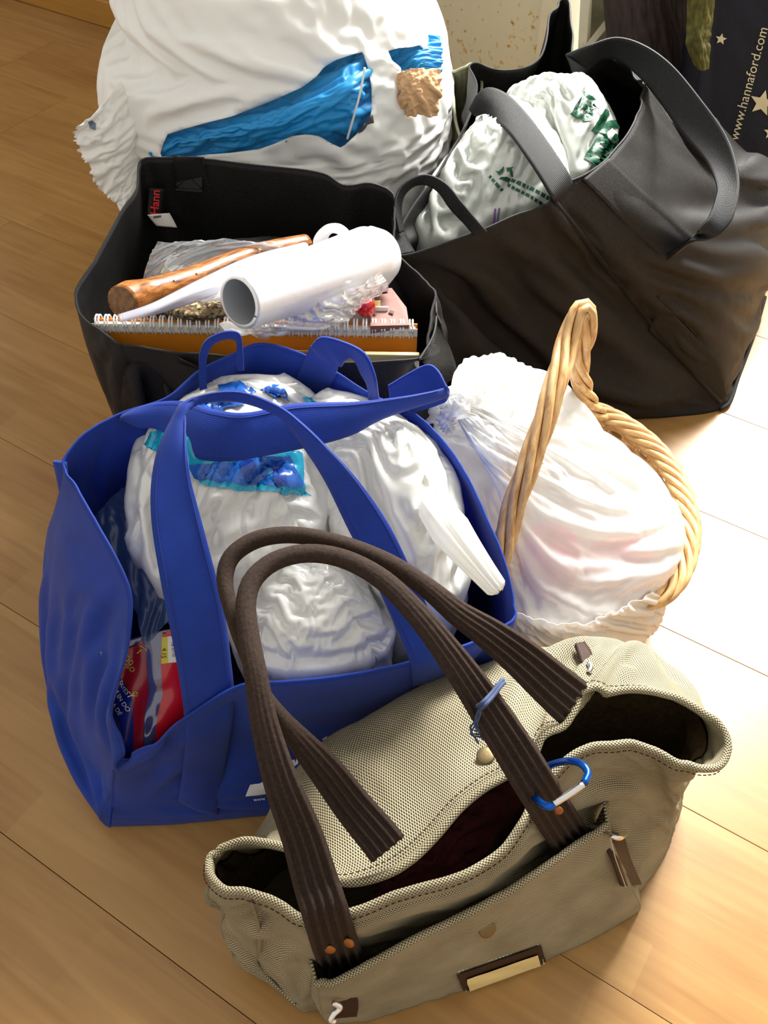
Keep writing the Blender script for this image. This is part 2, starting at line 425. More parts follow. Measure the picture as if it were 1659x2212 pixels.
def decal(name, V2, F, centre, size, ang, tree, mat, parent=None, lift=0.0010, shear=0.0, aspect=1.0, dens=None, **kw):
    """flat print laid onto a surface: 2D shape -> pixels -> the surface met there, lifted by a hair"""
    bm = bmesh.new(); vs = [bm.verts.new((v[0], v[1], 0)) for v in V2]
    for f in F:
        try: bm.faces.new([vs[i] for i in f])
        except ValueError: pass
    bmesh.ops.triangulate(bm, faces=bm.faces)
    for _ in range(2 if dens is None else dens):
        bmesh.ops.subdivide_edges(bm, edges=[e for e in bm.edges if e.calc_length() * size > 9], cuts=1)
        bmesh.ops.triangulate(bm, faces=bm.faces)
    bm.verts.ensure_lookup_table(); bm.faces.ensure_lookup_table()
    ca, sa = math.cos(ang), math.sin(ang); out = []; ok = []
    for v in bm.verts:
        x, y = v.co[0] * size * aspect + shear * v.co[1] * size, v.co[1] * size
        px = centre[0] + ca * x + sa * y; py = centre[1] + sa * x - ca * y
        d = Vector(ray(px, py)).normalized(); h = tree.ray_cast(Vector((0, 0, CAM_H)), d)
        ok.append(h[0] is not None)
        if h[0] is None: out.append((0, 0, 0)); continue
        nn_ = h[1] if h[1].dot(d) < 0 else -h[1]
        out.append(tuple(h[0] + nn_ * (lift + .0006) - d * .0004))
    FF = [[v.index for v in f.verts] for f in bm.faces if all(ok[v.index] for v in f.verts)]
    bm.free()
    used = sorted({i for f in FF for i in f}); mp = {k: i for i, k in enumerate(used)}
    if not used: print('decal missed', name); return None
    return mesh_obj(name, [out[i] for i in used], [[mp[i] for i in f] for f in FF], mat, parent, smooth=True, **kw)
def poly2(pxs):
    """pixel polygon -> (V2,F,centre,size) for decal"""
    A = np.array(pxs, float); c = A.mean(0); D = A - c
    return np.stack([D[:, 0], -D[:, 1]], 1), [list(range(len(A)))], tuple(c), 1.0
def star2(n=5, inner=0.45):
    V = []
    for i in range(2 * n):
        r = 1 if i % 2 == 0 else inner; a = math.pi / 2 + i * math.pi / n; V.append((r * math.cos(a), r * math.sin(a)))
    return np.array(V), [list(range(2 * n))]
def on(tree, px, py, d=0.004):
    """point a hair in front of the surface met at a pixel (or of its nearest point)"""
    r_ = Vector(ray(px, py)).normalized(); o = Vector((0, 0, CAM_H)); h = tree.ray_cast(o, r_)[0]
    if h is None:
        k = 0.9; 
        for _ in range(6):
            q = tree.find_nearest(o + r_ * k)[0]; k = (q - o).dot(r_)
        h = o + r_ * k
    v = h - r_ * d
    return ('w', v.x, v.y, v.z)
def disc_grid(n):
    """square grid -> unit disc (no pole): returns r, theta arrays"""
    a = np.linspace(-1, 1, n); A, B = np.meshgrid(a, a)
    r = np.maximum(np.abs(A), np.abs(B)); 
    with np.errstate(divide='ignore', invalid='ignore'):
        t = np.where(np.abs(A) >= np.abs(B), np.where(A > 0, B / np.where(A == 0, 1, A) * math.pi / 4, math.pi + B / np.where(A == 0, 1, A) * math.pi / 4), np.where(B > 0, math.pi / 2 - A / np.where(B == 0, 1, B) * math.pi / 4, 1.5 * math.pi - A / np.where(B == 0, 1, B) * math.pi / 4))
    return r, np.mod(t, 2 * math.pi)
def heap_grid(O, peak, topz, basez, n, tuck=.55, dome=2.2, bulge=.06):
    """soft heap: outline ring O (k,3) world, swelling to topz above peak, tucked in below the outline down to basez"""
    D = _cr(np.asarray(O, float), 400, True); ang = np.mod(np.arctan2(D[:, 1] - peak[1], D[:, 0] - peak[0]), 2 * math.pi)
    o = np.argsort(ang); ang, D = ang[o], D[o]
    ang = np.concatenate([ang[-1:] - 2 * math.pi, ang, ang[:1] + 2 * math.pi]); D = np.vstack([D[-1:], D, D[:1]])
    r, t = disc_grid(n); E = np.stack([np.interp(t, ang, D[:, k]) for k in range(3)], -1)
    pk = np.array((peak[0], peak[1], topz)); c = D.mean(0)
    q = np.clip(r / .74, 0, 1)[..., None]; X = pk + (E - pk) * q
    X[..., 2] = topz - (topz - E[..., 2]) * q[..., 0] ** dome
    b = np.clip((r - .74) / .26, 0, 1); 
    X[..., :2] = np.where(b[..., None] > 0, E[..., :2] + (c[:2] - E[..., :2]) * ((1 - tuck) * b ** 2)[..., None] + (E[..., :2] - c[:2]) * (bulge * np.sin(b * math.pi))[..., None], X[..., :2])
    X[..., 2] = np.where(b > 0, E[..., 2] + (basez - E[..., 2]) * b, X[..., 2])
    return X
def heap_bag(name, outline, peak, topz, basez, label, mat, seed, n=130, su=1.08, sv=1.08, hi=.012, lo=-.012, cells=(5, 5), amp=.006, cat='plastic bag', group=None, solid=.0005, tuck=.6, dome=2.2, anchor=.02, levels=(6, 2.6, 1), parent=None, bulge=.05):
    O = pts(outline); pk = pt(peak) if len(peak) > 2 else P(peak[0], peak[1], O[:, 2].mean())
    X = heap_grid(O, pk, topz, basez, n, tuck, dome, bulge); X = crumple(X, su, sv, 90, anchor, amp, lo, hi, False, seed, .3, cells, levels=levels)
    X[..., 2] = np.maximum(X[..., 2], .002)
    return X, grid_obj(name, X, mat, parent, solid=solid, label=label, cat=cat, group=group)
def onn(tree, px, py, d=0.003):
    """like on(), but lifted along the surface normal"""
    r_ = Vector(ray(px, py)).normalized(); h = tree.ray_cast(Vector((0, 0, CAM_H)), r_)
    if h[0] is None: return on(tree, px, py, d)
    n_ = h[1] if h[1].dot(r_) < 0 else -h[1]; v = h[0] + n_ * d - r_ * .001
    return ('w', v.x, v.y, v.z)

# ================================================================== the room
UA = math.radians(-32.9); UX = np.array([math.cos(UA), math.sin(UA), 0]); NX = np.array([-math.sin(UA), math.cos(UA), 0]); ZX = np.array([0, 0, 1.0])
RAX = [UX, NX, ZX]
def U3(u, n, z): return UX * u + NX * n + ZX * z
WALL_N = 1.57

def wood_mat(name, a, b_, grain=26.0, rough=0.32, strips=True):
    m, nt, b = _mat(name)
    tc = nd(nt, 'ShaderNodeTexCoord'); oi = nd(nt, 'ShaderNodeObjectInfo')
    off = nd(nt, 'ShaderNodeVectorMath', operation='MULTIPLY_ADD'); off.inputs[1].default_value = (7.3, 5.1, 3.7)
    cb = nd(nt, 'ShaderNodeCombineXYZ')
    for i in range(3): lk(nt, oi.outputs['Random'], cb.inputs[i])
    lk(nt, cb.outputs[0], off.inputs[0]); lk(nt, tc.outputs['UV'], off.inputs[2])
    mp = nd(nt, 'ShaderNodeMapping'); mp.inputs['Scale'].default_value = (2.2, grain, 1); lk(nt, off.outputs[0], mp.inputs['Vector'])
    nz = nd(nt, 'ShaderNodeTexNoise', Scale=3.0, Detail=6.0, Distortion=0.6); lk(nt, mp.outputs[0], nz.inputs['Vector'])
    # wood blocks inside one board: three strips, cut to lengths
    sx = nd(nt, 'ShaderNodeSeparateXYZ'); lk(nt, tc.outputs['UV'], sx.inputs[0])
    row = math_n(nt, 'FLOOR', math_n(nt, 'DIVIDE', sx.outputs[1], 0.0633))
    colx = math_n(nt, 'FLOOR', math_n(nt, 'ADD', math_n(nt, 'DIVIDE', sx.outputs[0], 0.42), math_n(nt, 'MULTIPLY', row, 0.37)))
    c3 = nd(nt, 'ShaderNodeCombineXYZ'); lk(nt, row, c3.inputs[0]); lk(nt, colx, c3.inputs[1]); lk(nt, oi.outputs['Random'], c3.inputs[2])
    wn = nd(nt, 'ShaderNodeTexWhiteNoise', noise_dimensions='3D'); lk(nt, c3.outputs[0], wn.inputs['Vector'])
    big = nd(nt, 'ShaderNodeTexNoise', Scale=5.0, Detail=3.0); lk(nt, off.outputs[0], big.inputs['Vector'])
    f = math_n(nt, 'ADD', math_n(nt, 'MULTIPLY', nz.outputs[0], 0.55), math_n(nt, 'MULTIPLY', big.outputs[0], 0.3))
    if strips: f = math_n(nt, 'ADD', f, math_n(nt, 'MULTIPLY', math_n(nt, 'SUBTRACT', wn.outputs['Value'], 0.4), 0.16))
    lk(nt, ramp(nt, f, [(0.2, rgb(b_)), (0.75, rgb(a))]), b.inputs['Base Color'])
    b.inputs['Roughness'].default_value = rough; b.inputs['Specular IOR Level'].default_value = 0.45
    bump(nt, b, nz.outputs[0], 0.15, 0.0004)
    return m
M_FLOOR = wood_mat('beech_laminate', (178, 139, 84), (138, 97, 50))
M_YWOOD = wood_mat('yellow_varnished_wood', (176, 130, 56), (150, 104, 38), strips=False)
M_GAP = plain('floor_gap', (96, 66, 34), 0.8)

def wall_mat():
    m, nt, b = _mat('cream_paint_with_rust_specks')
    tc = nd(nt, 'ShaderNodeTexCoord')
    n1 = nd(nt, 'ShaderNodeTexNoise', Scale=75.0, Detail=3.0); lk(nt, tc.outputs['Object'], n1.inputs['Vector'])
    n2 = nd(nt, 'ShaderNodeTexNoise', Scale=3.5, Detail=3.0); lk(nt, tc.outputs['Object'], n2.inputs['Vector'])
    f = math_n(nt, 'ADD', n1.outputs[0], math_n(nt, 'MULTIPLY', n2.outputs[0], 0.35))
    lk(nt, ramp(nt, f, [(0.78, rgb((205, 200, 172))), (0.84, rgb((196, 172, 120))), (0.92, rgb((140, 104, 60)))]), b.inputs['Base Color'])
    b.inputs['Roughness'].default_value = 0.55
    return m
M_WALL = wall_mat()
M_CREAM = plain('cream_frame_paint', (206, 200, 176), 0.4, noise=0.04)

floor = box('floor', U3(0.1, 0.3, -0.022), (5.2, 3.2, 0.02), M_GAP, ax=RAX, kind='structure')
rw = 0.19; row = 0
nn = 0.135 - 6 * rw
while nn < WALL_N + 0.05:
    u = -2.5 + [0.0, 0.47, 0.86, 0.22][row % 4] - 0.5
    while u < 2.6:
        a = max(u, -2.5); b_ = min(u + 1.2, 2.7)
        if b_ - a > 0.05:
            box('floor_plank', U3((a + b_) / 2, nn + rw / 2, -0.006), (b_ - a - 0.0006, rw - 0.0006, 0.012), M_FLOOR, floor, ax=RAX, bev=0.0004)
        u += 1.2
    nn += rw; row += 1

# the wall behind the bags: cream painted stretch, then the patio door
wall = box('wall_back', U3(-1.035, WALL_N + 0.06, 1.2), (0.65, 0.1, 2.4), M_WALL, ax=RAX, kind='structure')
box('hinge_plate', U3(-0.99, WALL_N + 0.004, 0.262), (0.035, 0.012, 0.022), plain('dull_steel', (150, 150, 145), 0.4, 0.8), wall, ax=RAX, bev=0.002)
wall2 = box('wall_left', U3(-2.0, WALL_N + 0.06, 1.2), (1.27, 0.1, 2.4), M_YWOOD, ax=RAX, kind='structure')
box('baseboard_back', U3(-2.0, WALL_N + 0.003, 0.03), (1.27, 0.016, 0.06), M_YWOOD, ax=RAX, bev=0.004, kind='structure')
M_GLASS = film('window_glass', (235, 245, 240), 0.2, 0.9, 0.03, 0.08, 0)
door = box('door_1', U3(-0.685, WALL_N + 0.04, 1.05), (0.045, 0.08, 2.1), M_CREAM, ax=RAX, bev=0.003, kind='structure')
for uu in (0.42, 1.45): box('door_stile', U3(uu, WALL_N + 0.04, 1.05), (0.06, 0.06, 2.1), M_CREAM, door, ax=RAX, bev=0.003)
box('door_rail', U3(0.385, WALL_N + 0.04, 2.13), (2.19, 0.07, 0.06), M_CREAM, door, ax=RAX, bev=0.003)
box('door_sill', U3(0.385, WALL_N + 0.04, 0.02), (2.19, 0.07, 0.04), M_CREAM, door, ax=RAX, bev=0.003)
for uu in (-0.085, 0.935): box('glass_pane', U3(uu, WALL_N + 0.04, 1.07), (1.0, 0.006, 2.06), M_GLASS, door, ax=RAX)
box('wall_top', U3(0.02, WALL_N + 0.06, 2.28), (2.95, 0.1, 0.24), M_WALL, ax=RAX, kind='structure')

# ================================================================== blue shopping bag
M_BLUE = nonwoven('royal_blue_nonwoven', (22, 60, 160), 0.62, 0.3, sheen=0.12, bumpd=0.00014, trans=0.28)
M_NAVY = plain('navy_thread', (52, 66, 100), 0.8)
M_WHITEINK = plain('white_ink', (225, 228, 232), 0.6)
bb = root('shopping_bag', (-0.09, 0.53, 0), 'royal blue fabric shopping bag with white plastic bags inside, leaning behind the canvas handbag', 'bag')
cols = [  # rim -> floor, starting at the front left corner, along the front, right gusset, back, left gusset
 [(262,1650,.140),(252,1670,.115),(242,1715,.06),W(-.262,.402,.03),W(-.262,.404,.002)],
 [(330,1610,.168),(322,1665,.11),(312,1730,.05),W(-.215,.403,.02),W(-.215,.405,.002)],
 [(400,1560,.195),(398,1640,.12),(390,1720,.05),W(-.18,.406,.02),W(-.18,.408,.002)],
 [(510,1485,.220),(500,1600,.12),(480,1715,.05),W(-.14,.410,.02),W(-.14,.412,.002)],
 [(610,1474,.232),(600,1590,.12),(590,1700,.05),W(-.10,.414,.02),W(-.10,.416,.002)],
 [(740,1460,.238),(730,1570,.12),(720,1680,.05),W(-.05,.418,.02),W(-.05,.420,.002)],
 [(870,1435,.242),(860,1545,.12),(850,1660,.05),W(.0,.424,.02),W(.0,.426,.002)],
 [(1000,1398,.246),(985,1510,.12),(975,1640,.05),W(.05,.435,.02),W(.05,.437,.002)],
 [(1104,1340,.250),W(.099,.455,.17),W(.10,.455,.08),W(.098,.452,.02),W(.097,.455,.002)],
 [(1106,1290,.256),W(.108,.49,.18),W(.110,.50,.08),W(.105,.50,.02),W(.103,.50,.002)],
 [(1085,1200,.276),W(.108,.525,.18),W(.112,.53,.08),W(.106,.53,.02),W(.104,.53,.002)],
 [(1046,1110,.292),W(.100,.565,.18),W(.110,.57,.08),W(.106,.57,.02),W(.104,.57,.002)],
 [(1005,1025,.306),W(.090,.60,.18),W(.105,.60,.08),W(.105,.60,.02),W(.103,.60,.002)],
 [(950,950,.318),W(.070,.628,.18),W(.085,.635,.08),W(.09,.635,.02),W(.09,.632,.002)],
 [(890,895,.330),W(.035,.65,.2),W(.04,.655,.1),W(.05,.655,.02),W(.05,.652,.002)],
 [(800,850,.345),W(-.02,.66,.22),W(-.01,.665,.1),W(0,.665,.02),W(0,.662,.002)],
 [(720,802,.356),W(-.06,.668,.22),W(-.06,.668,.1),W(-.06,.668,.02),W(-.06,.665,.002)],
 [(640,760,.366),W(-.10,.672,.22),W(-.10,.670,.1),W(-.10,.668,.02),W(-.10,.665,.002)],
 [(560,744,.370),W(-.14,.672,.22),W(-.14,.668,.1),W(-.14,.665,.02),W(-.14,.662,.002)],
 [(500,770,.370),W(-.17,.66,.22),W(-.175,.66,.1),W(-.175,.655,.02),W(-.175,.652,.002)],
 [(430,806,.366),W(-.195,.645,.22),W(-.20,.65,.1),W(-.20,.645,.02),W(-.20,.642,.002)],
 [(362,862,.358),W(-.215,.632,.22),W(-.225,.637,.1),W(-.23,.632,.02),W(-.23,.63,.002)],
 [(262,900,.350),W(-.245,.612,.22),W(-.255,.617,.1),W(-.26,.612,.02),W(-.26,.61,.002)],
 [(190,942,.342),W(-.268,.592,.22),W(-.278,.60,.1),W(-.28,.60,.02),W(-.28,.598,.002)],
 [(142,998,.334),(128,1090,.26),(118,1180,.16),W(-.298,.575,.04),W(-.296,.573,.002)],
 [(168,1060,.322),(122,1150,.25),(106,1290,.14),W(-.305,.54,.04),W(-.30,.54,.002)],
 [(210,1140,.310),(124,1220,.235),(100,1360,.12),W(-.306,.50,.04),W(-.302,.50,.002)],
 [(262,1225,.298),(150,1300,.225),(103,1430,.10),W(-.302,.475,.035),W(-.298,.475,.002)],
 [(285,1290,.285),(170,1380,.205),(116,1510,.085),W(-.296,.45,.03),W(-.292,.452,.002)],
 [(268,1400,.250),(190,1470,.18),(140,1580,.07),W(-.288,.43,.03),W(-.284,.433,.002)],
 [(242,1520,.205),(205,1560,.15),(180,1625,.065),W(-.278,.415,.03),W(-.276,.419,.002)],
 [(258,1600,.168),(236,1630,.13),(215,1662,.07),W(-.268,.404,.03),W(-.268,.408,.002)],
]
XB = loft(cols, 256, 64)
XB = crumple(XB, 1.012, 1.012, 60, 0.05, 0.0015, -.006, .006, True, 3, 0.5, (9, 40))
blue_body = grid_obj('bag_body', XB, M_BLUE, bb, wrap=True, cap=True, solid=0.0016)
# stitched hem: a folded band just inside the rim
NB = gnormals(XB, True)
def rim_cord(name, X, r, mat, parent, rowi=0, off=0.0):
    return tube(name, X[rowi] + off * gnormals(X, True)[rowi], r, mat, parent, n=8, closed=True)
rim_cord('rim_hem', XB, 0.0013, M_BLUE, bb)

TREE_B = bvh_of([blue_body])
def OB(px, py, d=.004): return on(TREE_B, px, py, d)
# front handle: rises from the bottom seam, arches over the contents, comes down on the right
HA = [OB(386,1728),OB(396,1650),OB(400,1575),(388,1470,.235),(368,1360,.282),(346,1250,.322),(328,1130,.352),(328,1040,.370),(346,960,.385),(384,884,.398),(394,872,.402),
      (440,852,.404),(520,846,.404),(600,876,.402),(650,912,.400),(700,958,.394),(768,1030,.380),(836,1126,.352),(886,1226,.318),(934,1336,.276),(962,1405,.250),OB(980,1450)]
HB = [OB(468,1760),OB(486,1650),OB(504,1520),(497,1420,.240),(482,1310,.285),(456,1205,.325),(430,1105,.355),(412,1035,.374),(404,975,.388),(400,905,.397),(402,880,.396),
      (440,866,.392),(520,866,.390),(596,892,.388),(616,912,.386),(660,970,.384),(704,1040,.372),(752,1140,.346),(802,1236,.312),(852,1345,.270),(886,1428,.246),OB(892,1480)]
ribbon('front_handle', HA, HB, M_BLUE, bb, n=150, w=10, thick=0.0022, bow=0.003)
def strap_stitch(A, B, parent, n=150, mat=None):
    a = path(A, n); b = path(B, n)
    for t in (.10, .90):
        C = a * (1 - t) + b * t; d = np.array((0, 0, CAM_H)) - C; C = C + d / np.linalg.norm(d, axis=1, keepdims=True) * .0026
        tube('edge_stitching', C[4:-4], .00045, mat or M_BLUESTITCH, parent, n=5)
M_BLUESTITCH = plain('blue_thread', (22, 44, 130), .7)
strap_stitch(HA, HB, bb)
# rear handle: sweeps forward across the top of the bag to a folded tip on the right
RA = [(262,897,.352),(330,872,.366),(400,868,.374),(460,884,.378),(530,892,.382),(640,872,.384),(760,868,.380),(860,858,.374),(930,846,.368),(964,836,.364)]
RB = [(262,903,.348),(300,922,.350),(350,930,.352),(420,986,.350),(490,996,.352),(560,986,.354),(680,962,.356),(760,938,.356),(830,902,.356),(962,856,.352)]
ribbon('rear_handle', RA, RB, M_BLUE, bb, n=120, w=12, thick=0.0022, bow=0.004)
strap_stitch(RA, RB, bb, 120)
RC = [(964,838,.366),(945,800,.372),(922,788,.374),(880,808,.366),(838,834,.352)]
RD = [(966,856,.352),(962,868,.346),(920,884,.338),(880,890,.330),(842,872,.332)]
ribbon('rear_handle_end', RC, RD, M_BLUE, bb, n=50, w=10, thick=0.0022, bow=0.002)
# arching strap behind the rear rim
SA = [W(-.105,.676,.26),(662,768,.368),(672,748,.388),(694,728,.400),(740,738,.402),(786,762,.398),(806,800,.384),(816,846,.358),W(.0,.670,.26)]
SB = [W(-.065,.672,.26),(728,800,.362),(738,792,.374),(744,780,.382),(756,772,.386),(768,780,.382),(780,806,.370),(796,846,.350),W(-.015,.668,.26)]
ribbon('strap_arch', SA, SB, M_BLUE, bb, n=70, w=8, thick=0.0022)
# thin hanging loop on the rear rim
LA = [(432,860,.350),(430,800,.376),(432,762,.394),(448,733,.405),(488,716,.410),(518,722,.405),(524,760,.385),(526,800,.365)]
LB = [(448,862,.348),(446,806,.372),(447,770,.388),(460,744,.398),(488,732,.402),(508,736,.398),(512,762,.381),(514,800,.362)]
ribbon('hanging_loop', LA, LB, M_BLUE, bb, n=60, w=5, thick=0.0018)
# folded tab at the back left corner
ribbon('corner_tab', [(116,996,.330),(124,1030,.31),(136,1096,.27)], [(142,1000,.333),(146,1040,.31),(144,1096,.27)], M_BLUE, bb, n=20, w=5, thick=0.003)
# stitched side seams of the front panel, and the print
tube('seam', path([OB(246,1662,.001),OB(243,1700,.001),OB(240,1745,.001),OB(237,1785,.001)], 30), 0.0016, M_BLUE, bb, n=6)
for k,(q) in enumerate([[(560,1690),(594,1676),(580,1712),(530,1718),(540,1692)],[(598,1680),(640,1660),(636,1668),(596,1690)],[(612,1648),(620,1645),(628,1658),(622,1662)],[(630,1640),(636,1637),(640,1650),(634,1654)],[(640,1632),(646,1630),(644,1648),(638,1650)],[(694,1594),(706,1586),(704,1596)]]):
    V2,F2,c,s = poly2(q); decal('printed_logo', V2, F2, c, s, 0, TREE_B, M_WHITEINK, bb)
V2,F2 = text_mesh('www'); decal('printed_lettering', V2, F2, (560,1724), 12, -0.15, TREE_B, M_WHITEINK, bb)

# ================================================================== canvas handbag
M_CANVAS = canvas('beige_basketweave_canvas', (176, 165, 136), (70, 63, 44))
M_WEB = plain('dark_brown_webbing', (50, 39, 33), 0.85, spec=0.15, noise=0.25, nscale=420, bumpd=0.0006)
M_LEATHER = plain('dark_brown_leather', (52, 32, 22), 0.65, spec=0.25, noise=0.2, nscale=90, bumpd=0.0003)
M_BRASS = plain('aged_brass', (118, 102, 72), 0.5, 0.8, noise=0.15)
M_COPPER = plain('copper_rivet', (150, 96, 52), 0.4, 0.85)
M_CHROME = plain('chrome', (220, 220, 222), 0.18, 1.0)
M_STITCH = plain('pale_stitching', (220, 214, 200), 0.7)
M_LINING = plain('black_brown_lining', (104, 86, 60), 0.9, spec=0.1, noise=0.3, nscale=200)
tb = root('canvas_handbag', (0.08, 0.34, 0), 'beige woven canvas handbag with dark brown ribbed handles, standing open on the floor', 'handbag')
cols = [
 [(455,1866,.225),(458,1900,.19),(468,1960,.13),(505,2062,.05),(535,2090,.002)],
 [(480,1924,.237),(492,1965,.19),(525,2030,.13),(585,2115,.045),(600,2140,.002)],
 [(537,1928,.246),(548,1975,.20),(585,2060,.13),(635,2165,.04),(650,2182,.002)],
 [(602,1952,.250),(610,2000,.21),(640,2080,.14),(675,2180,.045),(688,2202,.002)],
 [(667,1988,.250),(680,2035,.21),(705,2100,.14),(720,2175,.05),(735,2198,.002)],
 [(767,1968,.254),(778,2015,.215),(800,2075,.14),(825,2140,.05),(845,2168,.002)],
 [(860,1932,.258),(872,1980,.215),(900,2040,.14),(930,2110,.05),(950,2140,.002)],
 [(1004,1888,.26),(1012,1935,.215),(1035,2000,.14),(1065,2070,.05),(1080,2100,.002)],
 [(1097,1823,.26),(1110,1875,.215),(1145,1940,.14),(1190,2020,.05),(1205,2050,.002)],
 [(1150,1735,.26),(1175,1800,.215),(1225,1870,.14),(1280,1960,.05),(1295,1992,.002)],
 [(1180,1690,.262),(1225,1760,.215),(1285,1830,.14),(1345,1920,.05),(1355,1960,.002)],
 [(1245,1628,.265),(1290,1700,.215),(1335,1780,.14),(1372,1890,.05),(1378,1938,.002)],
 [(1326,1608,.266),(1350,1670,.215),(1385,1750,.14),(1405,1850,.05),(1402,1900,.002)],
 [(1398,1619,.262),(1410,1670,.215),(1430,1740,.14),(1440,1815,.05),(1430,1862,.002)],
 [(1470,1650,.256),(1450,1690,.22),(1458,1740,.14),(1455,1785,.06),(1445,1830,.002)],
 [(1546,1657,.250),(1490,1680,.22),(1466,1725,.14),(1462,1765,.06),(1452,1805,.002)],
 [(1572,1612,.248),(1520,1640,.21),(1475,1690,.14),(1468,1735,.06),(1460,1780,.002)],
 [(1541,1558,.254),(1530,1580,.21),(1485,1640,.14),(1480,1700,.06),W(.29,.425,.002)],
 [(1434,1500,.262),(1495,1500,.20),(1490,1560,.14),W(.29,.44,.06),W(.285,.44,.002)],
 [(1326,1483,.266),(1400,1402,.18),W(.25,.455,.13),W(.255,.455,.06),W(.25,.45,.002)],
 [(1276,1500,.266),(1325,1380,.19),W(.215,.465,.13),W(.215,.46,.06),W(.215,.45,.002)],
 [(1183,1572,.266),(1235,1386,.20),W(.165,.458,.13),W(.165,.455,.06),W(.165,.445,.002)],
 [(1118,1651,.265),(1090,1425,.205),W(.11,.447,.13),W(.11,.442,.06),W(.11,.432,.002)],
 [(1004,1730,.262),(930,1480,.20),W(.045,.427,.13),W(.045,.417,.06),W(.045,.407,.002)],
 [(932,1816,.256),(800,1555,.178),W(-.01,.407,.12),W(-.01,.397,.06),W(-.01,.39,.002)],
 [(853,1880,.25),(700,1612,.16),W(-.052,.396,.11),W(-.052,.387,.05),W(-.052,.38,.002)],
 [(745,1902,.248),(625,1715,.14),W(-.09,.380,.09),W(-.09,.372,.05),W(-.09,.368,.002)],
 [(650,1845,.240),(585,1795,.13),W(-.115,.350,.09),W(-.115,.346,.05),W(-.115,.344,.002)],
 [(560,1820,.234),(530,1835,.15),W(-.13,.324,.09),W(-.128,.322,.05),W(-.125,.320,.002)],
 [(490,1830,.228),(480,1850,.17),W(-.138,.300,.10),W(-.135,.300,.05),W(-.13,.30,.002)],
]
for i in range(3, 12):
    for k in range(1, 5):
        p = pt(cols[i][k]); g = (.55, .8, 1, 1, 1, 1, .8, .5, .2)[i - 3]; cols[i][k] = W(p[0] - .002 * g, p[1] + g * (.001, .007, .013, .013)[k - 1], p[2])
XT0 = loft(cols, 280, 72)
XT = crumple(XT0, 1.02, 1.02, 60, 0.04, 0.003, -.008, .007, True, 11, 0.5, (6, 22))
mk = np.zeros(280); ii = np.arange(280); mk = np.clip((ii - 30) / 14, 0, 1) * np.clip((92 - ii) / 14, 0, 1)
rw_ = np.arange(72)[:, None] + 1.2 * np.sin(ii / 11.0)[None, :]
NN0 = gnormals(XT, True); sg0 = -1.0 if ((XT[30] - XT[30].mean(0)) * NN0[30]).sum() < 0 else 1.0
XT = XT + sg0 * NN0 * (mk[None, :] * (.0035 * np.exp(-((rw_ - 4) / 2.2) ** 2) - .0055 * np.exp(-((rw_ - 9) / 1.6) ** 2) + .003 * np.exp(-((rw_ - 14) / 3.5) ** 2)))[..., None]
tan_body = grid_obj('bag_body', XT, M_CANVAS, tb, wrap=True, cap=True, solid=0.0018, soff=1)
# lining: hangs a little inside the canvas, starts below the turned-in rim band
sgn = 1.0
NT = gnormals(XT, True); ctr = XT[0].mean(0)
if ((XT[30] - XT[30].mean(0)) * NT[30]).sum() < 0: sgn = -1.0
XL = XT - sgn * 0.005 * NT
grid_obj('lining', XL[16:], M_LINING, tb, wrap=True, cap=True)
band = XT[:18] - sgn * 0.003 * NT[:18]
grid_obj('rim_facing', band, M_CANVAS, tb, wrap=True)
tube('rim_binding', XT[0], 0.0030, M_CANVAS, tb, n=10, closed=True)
R1 = XT[1] + sgn * 0.0028 * NT[1]
def stitches(name, C, parent, mat, step=0.006, ln=0.0042, r=0.0005):
    L = resample(np.asarray(C), max(4, int(np.linalg.norm(np.diff(C, axis=0), axis=1).sum() / step)) * 2)
    V, F = [], []
    for i in range(0, len(L) - 1, 2):
        a, b_ = L[i], L[i] + (L[i + 1] - L[i]) * 1.3
        X = tube_grid(np.array([a, (a + b_) / 2, b_]), [r, r * 1.3, r], 5); v, f = tube_mesh(X)
        F += [[k + len(V) for k in ff] for ff in f]; V += v.tolist()
    return mesh_obj(name, V, F, mat, parent, kind='stuff')
stitches('rim_stitching', np.vstack([XT[1] + sgn * 0.0032 * NT[1] - 0.0008, XT[1][:1] + sgn * 0.0032 * NT[1][:1]]), tb, M_LEATHER, .0045, .003, .00035)
TREE_T = bvh_of([tan_body])
# front pocket: a second panel standing a little off the front
pk = [
 [(688,2112,.158),(690,2140,.12),(700,2185,.055),(712,2200,.002)],
 [(720,2108,.166),(735,2140,.12),(770,2180,.055),(785,2192,.002)],
 [(780,2080,.180),(800,2120,.125),(835,2155,.055),(855,2172,.002)],
 [(850,2040,.192),(872,2085,.13),(915,2128,.055),(935,2146,.002)],
 [(930,1998,.200),(955,2050,.135),(1000,2100,.055),(1020,2118,.002)],
 [(1010,1960,.204),(1035,2015,.138),(1080,2068,.055),(1100,2090,.002)],
 [(1090,1916,.206),(1115,1975,.138),(1165,2036,.055),(1180,2060,.002)],
 [(1165,1868,.206),(1195,1930,.138),(1240,2000,.055),(1258,2026,.002)],
 [(1240,1818,.204),(1270,1890,.138),(1320,1958,.055),(1335,1985,.002)],
 [(1305,1778,.202),(1335,1850,.14),(1372,1930,.06),(1382,1955,.002)],
]
pc = [[tuple(np.array(pt(p)) + np.array((0.0, -0.004, 0.0))) for p in c] for c in pk]
XP = loft([[W(*p) for p in c] for c in pc], 110, 40, closed=False)
XP = crumple(XP, 1.012, 1.01, 40, 0.05, 0.0018, -.004, .004, False, 5, 0.5, (4, 9))
pocket = grid_obj('front_pocket', XP, M_CANVAS, tb, solid=0.002)
tube('pocket_hem', XP[0], 0.0027, M_CANVAS, tb, n=8)
TREE_P = bvh_of([pocket])
